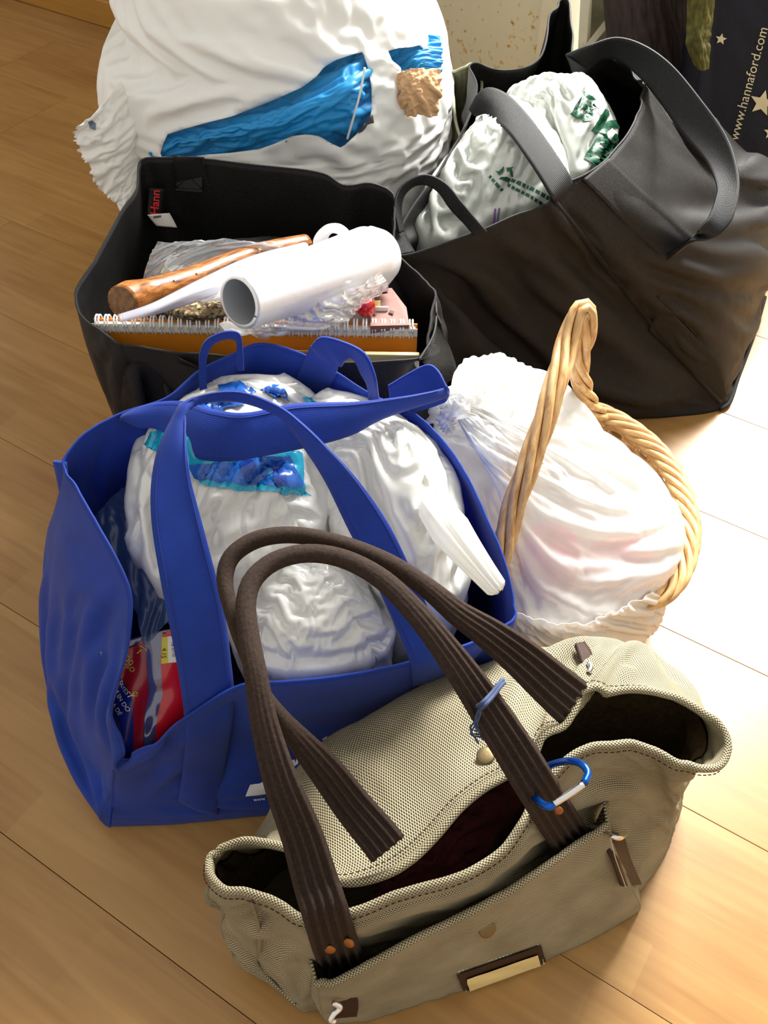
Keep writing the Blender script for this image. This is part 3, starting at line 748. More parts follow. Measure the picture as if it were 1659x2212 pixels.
# side gores joining the pocket to the bag
for jj in (0, -1):
    A = XP[2:, jj]; B = np.array([np.array(TREE_T.find_nearest(Vector(v) + Vector((-.008 if jj == 0 else .006, .012, .0)))[0]) for v in A])
    tt = np.linspace(0, 1, 6)[None, :, None]; G = A[:, None] * (1 - tt) + B[:, None] * tt
    grid_obj('pocket_gore', G, M_CANVAS, tb, solid=.0018)
for L_ in ([(545,1945),(562,2000),(560,2050),(556,2078),(590,2118),(640,2168)],):
    tube('side_seam', path(pts([onn(TREE_T, x, y, .0012) for x, y in L_]), 40), .0014, M_CANVAS, tb, n=6)
# ribbed handles
def handle(name, L, parent, mat, ribs=5):
    C = path([p[:3] if p[0] != 'w' else p[:4] for p in L], 170)
    cp = np.array([pt(p[:3] if p[0] != 'w' else p[:4]) for p in L]); wpx = np.array([p[-1] for p in L], float)
    d = np.concatenate([[0], np.cumsum(np.linalg.norm(np.diff(cp, axis=0), axis=1))]); s = np.linspace(0, d[-1], 170)
    wp = np.interp(s, d, wpx); wp = np.convolve(np.pad(wp, 6, mode='edge'), np.ones(13) / 13, 'valid')
    dep = C[:, 1] * _c - (C[:, 2] - CAM_H) * _s
    wm = wp * dep / FPX
    flat = np.clip((wm - 0.012) / 0.016, 0, 1)
    th = 0.0125 * (1 - flat) + 0.0050 * flat
    hint = np.array((0, -.45, .9))
    def prof(a):
        c, s_ = math.cos(a), math.sin(a)
        e = 1 - 0.55 * flat
        x = (1 - flat) * c + flat * (1 - 2 * (a if a <= math.pi else 2 * math.pi - a) / math.pi)
        sa = wm / 2 * x
        t = np.abs(x)
        rib = 1 - 0.55 * flat * np.cos((x + 1) * ribs * math.pi)
        na = th / 2 * (1 if a <= math.pi else -1) * (np.maximum(0, 1 - t ** 6) ** 0.5 * flat * rib + abs(s_) * (1 - flat))
        return sa, na
    X = tube_grid(C, 0.01, 96, hint, False, prof); V, F = tube_mesh(X)
    ob = mesh_obj(name, V, F, mat, parent, uv=grid_uv(X, True))
    return C, ob
def OTT(px, py, d, w_): return on(TREE_T, px, py, d) + (w_,)
FH = [OTT(756,2130,.003,100),OTT(742,2088,.007,104),OTT(724,2040,.008,104),(704,1975,.272,104),(682,1905,.288,100),(652,1805,.312,92),(606,1685,.343,78),(572,1565,.368,60),(552,1455,.386,48),(538,1375,.394,46),
      (531,1305,.400,45),(548,1250,.404,44),(598,1210,.406,42),(670,1195,.406,38),(750,1210,.404,42),(830,1255,.400,46),(905,1330,.390,52),(965,1405,.376,62),(1012,1470,.362,76),
      (1062,1545,.344,86),(1112,1622,.324,92),(1155,1692,.300,94),OTT(1196,1758,.013,94),OTT(1228,1806,.011,92),OTT(1254,1846,.008,90),OTT(1270,1872,.006,88)]
CF, WF = handle('front_handle', FH, tb, M_WEB)
RH = [(838,1834,.262,92),(818,1808,.268,90),(765,1745,.286,84),(706,1668,.312,76),(650,1602,.336,58),(605,1548,.350,36),(560,1480,.364,26),(520,1390,.376,26),(494,1300,.386,32),(486,1245,.392,38),(504,1198,.398,40),(560,1164,.402,38),
      (640,1156,.402,36),(740,1176,.400,38),(840,1216,.394,40),(920,1268,.384,44),(990,1325,.372,56),(1060,1372,.354,74),(1130,1425,.326,92),(1195,1482,.294,104),(1240,1520,.272,112)]
CR_, WR = handle('rear_handle', RH, tb, M_WEB)
# leather end patch and rivets of the front handle, rear handle end patch
def disc(name, c, n, r, h, mat, parent, seg=20, dome=0.3):
    n = np.array(n, float); n /= np.linalg.norm(n); a = np.cross(n, (0, 0, 1.0)); a /= np.linalg.norm(a); b_ = np.cross(n, a); c = np.array(c, float)
    V = []; rings = [(1.0, 0), (1.0, h * .5), (0.86, h), (0.45, h * (1 + dome)), (0, h * (1 + dome * 1.3))]
    for k, hh in rings:
        for i in range(seg): V.append(c + n * hh + (a * math.cos(2 * math.pi * i / seg) + b_ * math.sin(2 * math.pi * i / seg)) * r * k)
    F = grid_faces(len(rings), seg, True); return mesh_obj(name, V, F, mat, parent)
def cam_n(px, py): r_ = np.array(ray(px, py)); return -r_ / np.linalg.norm(r_)
def sit(name, tree, px, py, r_, h_, mat):
    d_ = Vector(ray(px, py)).normalized(); q_ = tree.ray_cast(Vector((0, 0, CAM_H)), d_)
    if q_[0] is None: return
    n_ = q_[1] if q_[1].dot(d_) < 0 else -q_[1]; n_ = (n_ * .6 - d_ * .4).normalized()
    disc(name, q_[0] + n_ * .0026, n_, r_, h_, mat, tb)
TH = bvh_of([WF])
for px, py in ((714,2043),(758,2030),(1252,1690),(1205,1744)): sit('rivet', TH, px, py, .0040, .0012, M_COPPER)
sit('snap', TREE_T, 1050, 1636, .0068, .0012, M_BRASS)
sit('snap', TREE_P, 1050, 2004, .0068, .0012, M_BRASS)
TREE_ALL = bvh_of([tan_body, pocket] + [o for o in COL.objects if o.name.startswith('pocket_gore')])
# leather name plate with cream insert on the pocket
plate = [(984,2100),(1166,2036),(1180,2082),(1004,2146)]
V2, F2, c, s = poly2(plate); lp = decal('name_plate', V2, F2, c, s, 0, TREE_P, M_LEATHER, tb, lift=0.002, dens=4, label='dark brown leather plate with a cream insert')
V2, F2, c, s = poly2([(1004,2106),(1158,2053),(1166,2085),(1014,2140)]); decal('insert', V2, F2, c, s, 0, TREE_P, plain('cream_insert', (226, 204, 140), 0.6), lp, lift=0.0034, dens=4)
for a_, b_ in (((990,2099),(1162,2040)), ((990,2100),(1007,2142)), ((1163,2041),(1175,2082))):
    C = pts([on(TREE_P, a_[0] + (b_[0] - a_[0]) * t, a_[1] + (b_[1] - a_[1]) * t, .0032) for t in np.linspace(0, 1, 8)])
    o = stitches('plate_stitching', C, lp, M_STITCH, 0.0032, 0.002, 0.0003)
# leather tabs with metal ends at the pocket corners
def tab(A, B, metal, tree):
    t_ = ribbon('leather_tab', A, B, M_LEATHER, tb, n=20, w=5, thick=0.003)
    if metal is not None:
        C = path(metal, 40); tube('metal_end', C, 0.0022, M_CHROME, t_, n=10)
    return t_
OA = lambda x, y, d: onn(TREE_ALL, x, y, d)
tab([OA(1298,1790,.0045),OA(1312,1840,.0045),OA(1336,1905,.0045)], [OA(1334,1800,.0045),OA(1350,1850,.0045),OA(1372,1912,.0045)], [OA(1294,1784,.009),OA(1310,1786,.011),OA(1330,1794,.009)], TREE_T)
stitches('tab_stitching', pts([OA(1304,1796,.0068),OA(1318,1842,.0068),OA(1341,1900,.0068)]), tb, M_STITCH, 0.0032, 0.002, 0.0003)
tab([(728,2150,.118),(725,2170,.10),(722,2196,.08)], [(772,2152,.112),(774,2172,.095),(770,2192,.07)], [(720,2166,.125),(735,2176,.12),(722,2190,.118),(714,2204,.114),(724,2206,.112)], TREE_T)
tab([(1242,1392,.222),(1248,1410,.224),(1258,1440,.228)], [(1262,1388,.218),(1276,1410,.22),(1284,1440,.224)], [(1272,1432,.232),(1276,1442,.233),(1272,1452,.234)], TREE_T)
# ---- carabiner clipped round the front handle
M_CBLUE = plain('blue_anodised_aluminium', (20, 84, 178), 0.22, 0.75)
cb_ = root('carabiner', P(1205, 1690, .27), 'small blue carabiner with silver gate clipped round the brown bag handle', 'carabiner')
loopc = [(1200,1738,.303),(1180,1742,.300),(1155,1722,.292),(1141,1698,.286),(1139,1682,.280),(1150,1668,.268),(1182,1655,.268),(1212,1646,.282),(1236,1644,.296),(1258,1652,.304),(1270,1670,.306),(1262,1692,.307)]
tube('carabiner_frame', path(loopc, 80), 0.0026, M_CBLUE, cb_, n=12)
tube('carabiner_gate', path([(1196,1736,.304),(1228,1716,.306),(1260,1694,.308)], 10), 0.0024, M_CHROME, cb_, n=12)
# ---- thread tied round the handle
th_ = root('tied_thread', P(1050, 1520, .34), 'navy blue thread knotted round the brown bag handle', 'thread')
for k in (0, 1):
    tube('thread_wrap', path([(1030+k*6,1526+k*7,.352),(1040+k*5,1520+k*6,.366),(1062+k*4,1497+k*6,.364),(1082+k*3,1472+k*6,.362),(1086+k*3,1470+k*6,.350),(1076,1478,.335),(1050,1504,.337),(1034,1522,.342),(1030+k*6,1526+k*7,.352)], 40), 0.0014, M_NAVY, th_, n=6)
rr = random.Random(4)
for k in range(6):
    x = 1028 + rr.uniform(-6, 8)
    tube('thread_tail', path([(1036,1528,.358),(1034+rr.uniform(-6,4),1545,.352),(x,1560+rr.uniform(-4,6),.345),(x+rr.uniform(-14,18),1578+rr.uniform(-4,10),.336),(1040+rr.uniform(-22,18),1592+rr.uniform(-18,18),.33)], 24), 0.0007, M_NAVY, th_, n=5)
# ---- something dark red deep in the handbag
heap_bag('folded_scarf', [(800,1930,.16),(860,1890,.16),(960,1800,.16),(1030,1740,.16),(1100,1690,.16),(1130,1720,.16),(1080,1800,.16),(1000,1880,.16),(900,1940,.16)], (970,1830), .19, .08, 'dark red knitted cloth lying inside the canvas handbag',
         plain('maroon_knit', (70, 12, 18), .9, noise=.3, nscale=300, bumpd=.001), 8, n=60, cat='cloth', tuck=.7, hi=.006, lo=-.006, amp=.003)

# ================================================================== black shopping bag holding the notebook
M_BLACK = nonwoven('black_nonwoven', (17, 16, 16), 0.55, 0.35, dotpitch=0.0022, bumpd=0.0003, var=0.3)
M_BLACKSTRAP = nonwoven('charcoal_strap', (26, 26, 27), 0.55, 0.28, dotpitch=0.0022, bumpd=0.0003)
M_WHITETAG = plain('white_tag', (232, 230, 222), 0.6)
M_REDINK = plain('red_ink', (206, 36, 44), 0.6)
bl = root('shopping_bag', (-0.12, 0.83, 0), 'matt black fabric shopping bag holding a spiral notebook and a rolled sheet', 'bag')
cols = [
 [(268,740,.335),(274,775,.315),(283,830,.285),W(-.24,.70,.12),W(-.235,.70,.002)],          # front left corner
 [(330,750,.337),(335,785,.315),(342,835,.285),W(-.215,.695,.12),W(-.215,.70,.002)],
 [(450,768,.338),W(-.165,.693,.28),W(-.165,.695,.18),W(-.165,.70,.08),W(-.165,.70,.002)],
 [(600,784,.338),W(-.10,.692,.28),W(-.10,.695,.18),W(-.10,.70,.08),W(-.10,.70,.002)],
 [(740,786,.338),W(-.04,.692,.28),W(-.04,.695,.18),W(-.04,.70,.08),W(-.04,.70,.002)],
 [(850,782,.338),W(.01,.694,.28),W(.01,.697,.18),W(.01,.70,.08),W(.01,.70,.002)],
 [(908,772,.338),(920,800,.29),W(.045,.70,.18),W(.045,.70,.08),W(.045,.705,.002)],          # front right corner
 [(926,730,.342),(948,790,.27),W(.058,.715,.18),W(.06,.72,.08),W(.06,.73,.002)],
 [(932,690,.345),(955,760,.27),W(.062,.75,.18),W(.065,.75,.08),W(.065,.76,.002)],
 [(940,640,.346),(962,730,.27),W(.060,.78,.18),W(.065,.78,.08),W(.065,.79,.002)],
 [(912,602,.344),W(.040,.815,.27),W(.058,.81,.18),W(.063,.82,.08),W(.063,.82,.002)],
 [(872,565,.342),W(.020,.855,.27),W(.05,.85,.18),W(.06,.855,.08),W(.06,.855,.002)],
 [(852,525,.348),W(.012,.885,.27),W(.04,.885,.18),W(.055,.89,.08),W(.055,.89,.002)],
 [(852,470,.358),W(.012,.915,.27),W(.03,.92,.18),W(.045,.93,.08),W(.045,.93,.002)],
 [(848,420,.366),W(.005,.945,.27),W(.015,.95,.18),W(.03,.96,.08),W(.03,.96,.002)],          # back right corner
 [(800,398,.370),W(-.02,.955,.27),W(-.01,.965,.18),W(0,.97,.08),W(0,.97,.002)],
 [(745,402,.368),W(-.045,.952,.27),W(-.04,.967,.18),W(-.03,.97,.08),W(-.03,.97,.002)],
 [(690,376,.371),W(-.075,.970,.27),W(-.07,.972,.18),W(-.06,.975,.08),W(-.06,.975,.002)],
 [(560,360,.372),W(-.13,.982,.27),W(-.13,.98,.18),W(-.13,.98,.08),W(-.13,.98,.002)],
 [(440,346,.373),W(-.19,.99,.27),W(-.19,.985,.18),W(-.19,.985,.08),W(-.19,.985,.002)],
 [(350,344,.373),W(-.235,.995,.27),W(-.24,.985,.18),W(-.24,.985,.08),W(-.24,.985,.002)],
 [(303, 347, 0.372),W(-0.262,0.980,.28),W(-0.265,0.978,.19),W(-0.255,0.980,.08),W(-0.251,0.980,.002)],
 [(296, 410, 0.364),W(-0.272,0.934,.28),W(-0.272,0.932,.19),W(-0.262,0.934,.08),W(-0.258,0.934,.002)],
 [(262, 462, 0.358),W(-0.284,0.897,.28),W(-0.28,0.895,.19),W(-0.266,0.897,.08),W(-0.262,0.897,.002)],
 [(214, 550, 0.348),W(-0.294,0.838,.28),W(-0.284,0.836,.19),W(-0.266,0.838,.08),W(-0.262,0.838,.002)],
 [(176, 610, 0.341),W(-0.297,0.801,.28),W(-0.284,0.799,.19),W(-0.264,0.801,.08),W(-0.260,0.801,.002)],
 [(164, 645, 0.338),W(-0.296,0.779,.28),W(-0.282,0.777,.19),W(-0.262,0.779,.08),W(-0.258,0.779,.002)],
 [(180, 688, 0.336),W(-0.284,0.750,.28),W(-0.274,0.748,.19),W(-0.258,0.750,.08),W(-0.254,0.750,.002)],
 [(225, 722, 0.335),W(-0.262,0.727,.28),W(-0.258,0.725,.19),W(-0.25,0.727,.08),W(-0.246,0.727,.002)],
]
XLb = loft(cols, 230, 60)
XLb = crumple(XLb, 1.014, 1.012, 60, .045, .002, -.007, .006, True, 21, .5, (8, 30))
bl_body = grid_obj('bag_body', XLb, M_BLACK, bl, wrap=True, cap=True, solid=.0016)
tube('rim_hem', XLb[0], .0013, M_BLACKSTRAP, bl, n=8, closed=True)
TREE_L = bvh_of([bl_body])
def OL(px, py, d=.003): return on(TREE_L, px, py, d)
# reinforcement patch with a stitched cross inside the back panel; strap stub above it
patch = [(378,350),(440,352),(438,412),(380,408)]
V2,F2,c,s = poly2(patch); decal('strap_patch', V2, F2, c, s, 0, TREE_L, plain('grey_black_webbing', (46, 46, 48), .6), bl, lift=.0022, dens=4)
for a_, b_ in (((380,354),(436,408)),((438,356),(382,404)),((380,353),(380,406)),((438,355),(437,409)),((380,406),(437,409))):
    tube('stitch_line', pts([OL(a_[0]+(b_[0]-a_[0])*t, a_[1]+(b_[1]-a_[1])*t, .004) for t in np.linspace(0,1,8)]), .0006, M_BLACK, bl, n=5)
ribbon('rear_handle', [(372,336,.381),(375,350,.374),W(-.235,1.002,.30)], [(442,340,.381),(440,350,.374),W(-.19,.998,.30)], M_BLACKSTRAP, bl, n=20, w=6, thick=.002)
ribbon('front_handle', [OL(384,782,.003),OL(384,772,.003),OL(380,760,.003)], [OL(440,800,.003),OL(442,785,.003),OL(440,770,.003)], M_BLACKSTRAP, bl, n=12, w=6, thick=.002)
# folded right gusset edge
ribbon('gusset_fold', [(942,672,.347),(938,720,.335),(912,782,.325)], [(952,700,.34),(985,800,.26),(960,830,.25)], M_BLACK, bl, n=24, w=8, thick=.0018)
tube('gusset_seam', path([(941,642,.348),(942,690,.343),(934,730,.341),(905,778,.338)], 30), .0014, M_BLACKSTRAP, bl, n=6)
# sewn-in label: black strip with red script, white care tag below
lab = ribbon('sewn_label', [OL(318,464,.020),OL(320,435,.018),OL(322,406,.016)], [OL(350,466,.020),OL(352,437,.018),OL(354,408,.016)], M_BLACKSTRAP, bl, n=10, w=5, thick=.0006, label='black sewn-in label with red lettering')
V2,F2 = text_mesh('Hann', 3, .02); TREE_LAB = bvh_of([lab])
decal('red_lettering', V2, F2, (334,436), 26, -1.48, TREE_LAB, M_REDINK, lab, lift=.0012)
tag_ = ribbon('care_tag', [OL(318,464,.021),OL(326,474,.023),OL(338,488,.025)], [OL(366,460,.021),OL(374,474,.023),OL(383,492,.025)], M_WHITETAG, bl, n=10, w=6, thick=.0004)
V2,F2,c,s = poly2([(330,466),(346,464),(347,468),(331,470)]); decal('printed_line', V2, F2, c, s, 0, bvh_of([tag_]), plain('grey_ink', (90,90,90), .7), bl, lift=.001)

# ---- spiral notebook
M_NBCOVER = plain('amber_card', (228, 138, 34), .45, noise=.08, nscale=30)
M_WHITE = plain('white_plastic_wire', (238, 238, 236), .35)
M_PAPER = plain('paper', (232, 228, 216), .8)
nl, nr = np.array(P(196, 694, .338)), np.array(P(902, 706, .338)); nx = (nr - nl) / np.linalg.norm(nr - nl); wd = np.linalg.norm(nr - nl)
ny = np.array([-nx[1], nx[0], 0]); nc = (nl + nr) / 2; lean = np.array([0, 0.03, -1.0]); lean /= np.linalg.norm(lean)
nbk = root('spiral_notebook', tuple(nc + lean * .107), 'wide spiral notebook with amber cover and white wire rings, standing in the black bag', 'notebook')
axn = [nx, ny, -lean]
box('page_block', nc + lean * .055 + ny * .004, (wd - .004, .007, .10), M_PAPER, nbk, ax=axn)
box('cover', nc + lean * .055 - ny * .0005, (wd, .0012, .104), M_NBCOVER, nbk, ax=axn, bev=.0003)
box('back_cover', nc + lean * .055 + ny * .0085, (wd, .0012, .104), M_NBCOVER, nbk, ax=axn, bev=.0003)
box('punched_strip', nc + lean * .006 - ny * .0014, (wd, .0006, .009), M_PAPER, nbk, ax=axn)
nring = 35; ringme = None
for i in range(nring):
    u = -wd / 2 + .006 + (wd - .012) * i / (nring - 1)
    th = np.linspace(0, 2 * math.pi, 18, endpoint=False)
    for dx in (-.0014, .0014):
        C = np.array([nc + nx * (u + dx) + ny * (.004 + .0072 * math.cos(a)) + lean * (.006 + .0095 * math.sin(a)) for a in th])
        if ringme is None:
            o = tube('wire_ring', C, .0009, M_WHITE, nbk, n=6, closed=True); ringme = (o.data, C[0].copy())
        else:
            o = bpy.data.objects.new('wire_ring', ringme[0]); COL.objects.link(o); o.parent = nbk; o.location = tuple(C[0] - ringme[1])
# ---- cream booklet between notebook and the front of the bag
box('booklet', np.array(P(640, 772, .318)) + np.array((.03, .004, -.07)), (.17, .005, .15), plain('manila_card', (222, 206, 160), .7), ax=[nx, ny, -lean], bev=.001,
    label='thin cream booklet in front of the amber spiral notebook', cat='booklet')
box('paper_folder', np.array(P(668, 768, .326)) + np.array((.0, .007, -.05)), (.05, .003, .1), plain('brown_card', (150, 92, 44), .7), ax=[nx, ny, -lean], bev=.0005,
    label='narrow brown card tucked in front of the amber spiral notebook', cat='card')

# ---- polished branch handle
def wood_branch():
    m, nt, b = _mat('peeled_branch')
    tc = nd(nt, 'ShaderNodeTexCoord'); mp = nd(nt, 'ShaderNodeMapping'); mp.inputs['Scale'].default_value = (60, 14, 1); lk(nt, tc.outputs['UV'], mp.inputs['Vector'])
    nz = nd(nt, 'ShaderNodeTexNoise', Scale=4.0, Detail=6.0, Distortion=.8); lk(nt, mp.outputs[0], nz.inputs['Vector'])
    lk(nt, ramp(nt, nz.outputs[0], [(.3, rgb((80,42,14))),(.5, rgb((146,86,32))),(.72, rgb((184,126,60)))]), b.inputs['Base Color'])
    b.inputs['Roughness'].default_value = .38; bump(nt, b, nz.outputs[0], .4, .0008); return m
br = root('wooden_stick', P(400, 600, .30), 'polished brown branch with a sawn end lying in the black bag', 'stick')
BC = path([(264,652,.382),(300,638,.373),(352,624,.364),(420,603,.354),(480,578,.347),(540,556,.342),(600,540,.34),(660,528,.33)], 60)
BR = np.interp(np.linspace(0,1,60), [0,.06,.14,.3,.6,1], [.0150,.0160,.0132,.0128,.0118,.0105])
Xb_ = tube_grid(BC, BR, 28); Vb, Fb = tube_mesh(Xb_); mesh_obj('branch', Vb, Fb, wood_branch(), br, uv=grid_uv(Xb_, True))
d0 = BC[0] - BC[1]; d0 /= np.linalg.norm(d0)
disc('sawn_end', BC[0] - d0 * .0005, d0, .0135, .0014, plain('end_grain', (112, 78, 44), .6, noise=.4, nscale=220), br, 24, .1)
for s_ in (17, 24, 44):
    tube('pale_scar', np.array([BC[s_] + (np.array((.25*math.cos(a), -.6, .75)) / np.linalg.norm((.25*math.cos(a), -.6, .75)) * BR[s_] * 1.06) + np.array((.0012*math.sin(3*a), 0, -.004*(a-.6))) for a in np.linspace(0, 1.1, 8)]), .0009, plain('pale_scar_wood', (236, 220, 180), .6), br, n=5)

# ---- clear plastic film: rolled sheet, sleeve, zip bag, crinkled wrap
M_ACETATE = film('clear_acetate', (225, 230, 238), .3, .55, .08, .25, 0)
M_FROST = film('frosted_film', (250, 250, 252), .35, .15, .22, .18, .0008, 60)
M_ZIP = film('zip_bag_film', (200, 208, 215), .3, .62, .12, .25, .001, 60)
ro = root('rolled_sheet', P(680, 590, .32), 'thick roll of clear plastic sheet lying across the black bag', 'plastic roll')
a0, a1 = np.array(P(518, 652, .412)), np.array(P(822, 552, .362))
CC = np.array([a0 + (a1 - a0) * t for t in np.linspace(0, 1, 40)])
T_, S_, N_ = frames(CC, (0, -.3, .95))
rad = np.interp(np.linspace(0, 1, 40), [0, .5, .9, 1], [.0205, .025, .029, .022])
th = np.linspace(-.6, 2 * math.pi * 2.3, 150)
X = np.array([[CC[i] + (S_[i] * math.cos(t) + N_[i] * math.sin(t)) * (rad[i] + .0005 * t / 2) for t in th] for i in range(40)])
rolled = grid_obj('rolled_film', X, M_FROST, ro)
Xi = tube_grid(CC, rad - .0008, 40); grid_obj('inner_layer', Xi, plain('smoky_inside', (176, 180, 184), .3), ro, wrap=True)
ribbon('end_rim', [tuple(('w',) + tuple(CC[0] + (S_[0]*math.cos(t) + N_[0]*math.sin(t)) * (rad[0] + .0008))) for t in np.linspace(0, 6.2, 30)],
       [tuple(('w',) + tuple(CC[0] - T_[0]*.0015 + (S_[0]*math.cos(t) + N_[0]*math.sin(t)) * (rad[0] - .0012))) for t in np.linspace(0, 6.2, 30)], M_WHITE, ro, n=60, w=3, thick=.0004)
# crinkled film hanging from the roll
wr = [[(470,700,.362),(500,712,.358),(520,722,.350)],[(540,690,.372),(570,716,.362),(590,727,.352)],[(620,672,.380),(650,700,.366),(680,708,.356)],[(700,650,.384),(720,680,.368),(750,694,.356)],[(760,625,.384),(772,650,.370),(775,668,.358)],[(820,590,.382),(830,610,.372),(838,622,.362)]]
X = loft(wr, 90, 40, closed=False); X = crumple(X, 1.14, 1.1, 90, .02, .003, -.006, .009, False, 5, .3, (5, 12))
grid_obj('loose_film', X, film('crinkled_clear_film', (240, 240, 236), .35, .45, .12, .3, .0012, 50), ro)
ribbon('film_tab', [(432,640,.368),(470,618,.374),(500,602,.384)], [(432,654,.366),(462,650,.372),(486,648,.384)], M_FROST, ro, n=14, w=6, thick=.0004)
sl = ribbon('document_sleeve', [(254,680,.392),(330,654,.392),(430,604,.384),(540,554,.372),(655,524,.362)], [(258,692,.386),(340,678,.382),(440,647,.376),(540,612,.366),(665,548,.356)], film('milky_sleeve', (214, 214, 226), .35, .3, .15, .2, 0), n=60, w=12, thick=.0006, bow=.006,
       label='long milky plastic sleeve lying on the wooden stick', cat='plastic sleeve')
tube('sleeve_fold', path([(256,681,.357),(330,651,.363),(430,601,.367),(540,553,.367),(655,524,.363)], 40), .0009, M_WHITE, sl, n=5) if False else None
X = loft([[(304,612,.315),(318,575,.335),(330,545,.352),(345,525,.36)],[(360,600,.318),(380,560,.342),(400,535,.358),(410,520,.362)],[(440,590,.318),(470,552,.345),(490,530,.356),(505,518,.358)],[(540,575,.315),(560,548,.34),(590,535,.352),(620,528,.352)]], 70, 50, closed=False)
X = crumple(X, 1.05, 1.04, 70, .03, .003, -.004, .006, False, 6, .4, (6, 8))
zb = grid_obj('zip_bag', X, M_ZIP, label='crumpled clear zip bag propped behind the wooden stick', cat='plastic bag')
mesh_obj('paper_scrap', pts([(350,598,.322),(356,572,.338),(372,588,.334),(400,590,.325)]), [(0,1,2,3)], M_PAPER, label='torn white paper scrap showing through the clear zip bag', cat='paper', solid=.0004, smooth=False)
# white bag handle sticking up behind the roll
ribbon('carrier_bag', [(676,540,.355),(680,510,.375),(700,488,.386),(726,482,.388),(748,492,.384),(758,512,.372)], [(704,536,.352),(706,514,.370),(714,502,.376),(724,500,.377),(736,508,.374),(742,526,.362)], M_FROST, n=40, w=8, thick=.003, bow=.004,
       label='pale plastic bag handle looping up behind the clear roll', cat='plastic bag')
# cards, pink box, red knob, woven cloth
for k, (px, py, z, col, lb) in enumerate([(782,686,.332,(240,238,228),'white card lowest in the small stack behind the notebook rings'),(772,677,.333,(242,228,150),'pale yellow card in the small stack behind the notebook rings'),(766,668,.334,(240,238,230),'white card topmost in the small stack behind the notebook rings')]):
    c = np.array(P(px, py, z)); box('index_card', c + np.array((0, .004, -.021 + .002 * k)), (.05 - .006 * k, .0015, .062), plain('card_%d' % k, col, .7), ax=[nx, ny, ZX], label=lb, cat='card', group='cards behind the notebook')
pb = slab('pink_card_box', pts([(806,625,.330),(846,622,.330),(878,664,.335),(884,702,.342),(800,704,.342)]), (0, .3, -1), .02, plain('dusty_pink_card', (136, 98, 90), .7, noise=.1, nscale=120), label='dusty pink card box with dark marks at the right end of the notebook', cat='box')
TREE_PB = bvh_of([pb]); MK = plain('dark_print', (84, 58, 56), .7)
for q in ([(842,672),(852,676),(850,682),(840,678)],[(802,676),(812,674),(814,682),(800,684)],[(826,630),(838,626),(840,632),(828,634)]):
    V2,F2,c,s = poly2(q); decal('printed_mark', V2, F2, c, s, 0, TREE_PB, MK, pb)
C = np.array(P(790, 663, .350)); X = loft([[W(*(C + np.array((math.cos(a)*k*.009, math.sin(a)*k*.007, h*.7)))) for k, h in ((.05,.012),(.7,.010),(1,.0),(.75,-.01),(.3,-.013))] for a in np.linspace(0, 2*math.pi, 12, endpoint=False)], 40, 20)
X = crumple(X, 1.05, 1.05, 30, .05, .002, -.003, .003, True, 2, .3, (4, 6))
grid_obj('red_bead', X, plain('glossy_red_plastic', (206, 22, 26), .25, coat=.5), wrap=True, cap=True, label='small glossy red bead beside the pink card box', cat='bead')
ribbon('red_wrapper', [(800,615,.352),(780,640,.352),(757,668,.354)], [(824,618,.350),(800,650,.350),(772,672,.352)], film('pink_film', (236, 120, 120), .3, .3, .2, .2, .001), n=20, w=6, thick=.0006, label='pinkish film wrapper showing through the clear roll end', cat='wrapper')
def woven():
    m, nt, b = _mat('woven_tweed'); tc = nd(nt, 'ShaderNodeTexCoord'); v = nd(nt, 'ShaderNodeTexVoronoi', Scale=330.0); lk(nt, tc.outputs['Object'], v.inputs['Vector'])
    lk(nt, ramp(nt, v.outputs['Color'], [(.2, rgb((46,40,26))),(.45, rgb((110,100,60))),(.6, rgb((90,30,40))),(.85, rgb((170,160,120)))]), b.inputs['Base Color']); b.inputs['Roughness'].default_value = .9; return m
X = loft([[W(*(np.array(P(430 + 70*math.cos(a)*k, 668 + 24*math.sin(a)*k, h)))) for k, h in ((.05,.352),(.7,.350),(1.1,.335),(1.1,.30))] for a in np.linspace(0, 2*math.pi, 14, endpoint=False)], 60, 24)
grid_obj('woven_pouch', X, woven(), wrap=True, cap=True, label='small tweed pouch under the milky plastic sleeve', cat='pouch')
# filling below, so that the things above rest on something
X = loft([[W(-.115 + .145*math.cos(a)*k, .845 + .105*math.sin(a)*k, h) for k, h in ((.03,.318),(.6,.314),(.95,.29),(1,.18),(.95,.02))] for a in np.linspace(0, 2*math.pi, 20, endpoint=False)], 110, 50)
X = crumple(X, 1.06, 1.06, 60, .03, .006, -.012, .008, True, 9, .4, (10, 16))
grid_obj('dark_cloth_bundle', X, plain('dark_cloth', (24, 22, 24), .9, noise=.3, nscale=160), wrap=True, cap=True, label='bundle of dark cloth filling the black bag under the rolled sheet', cat='cloth')

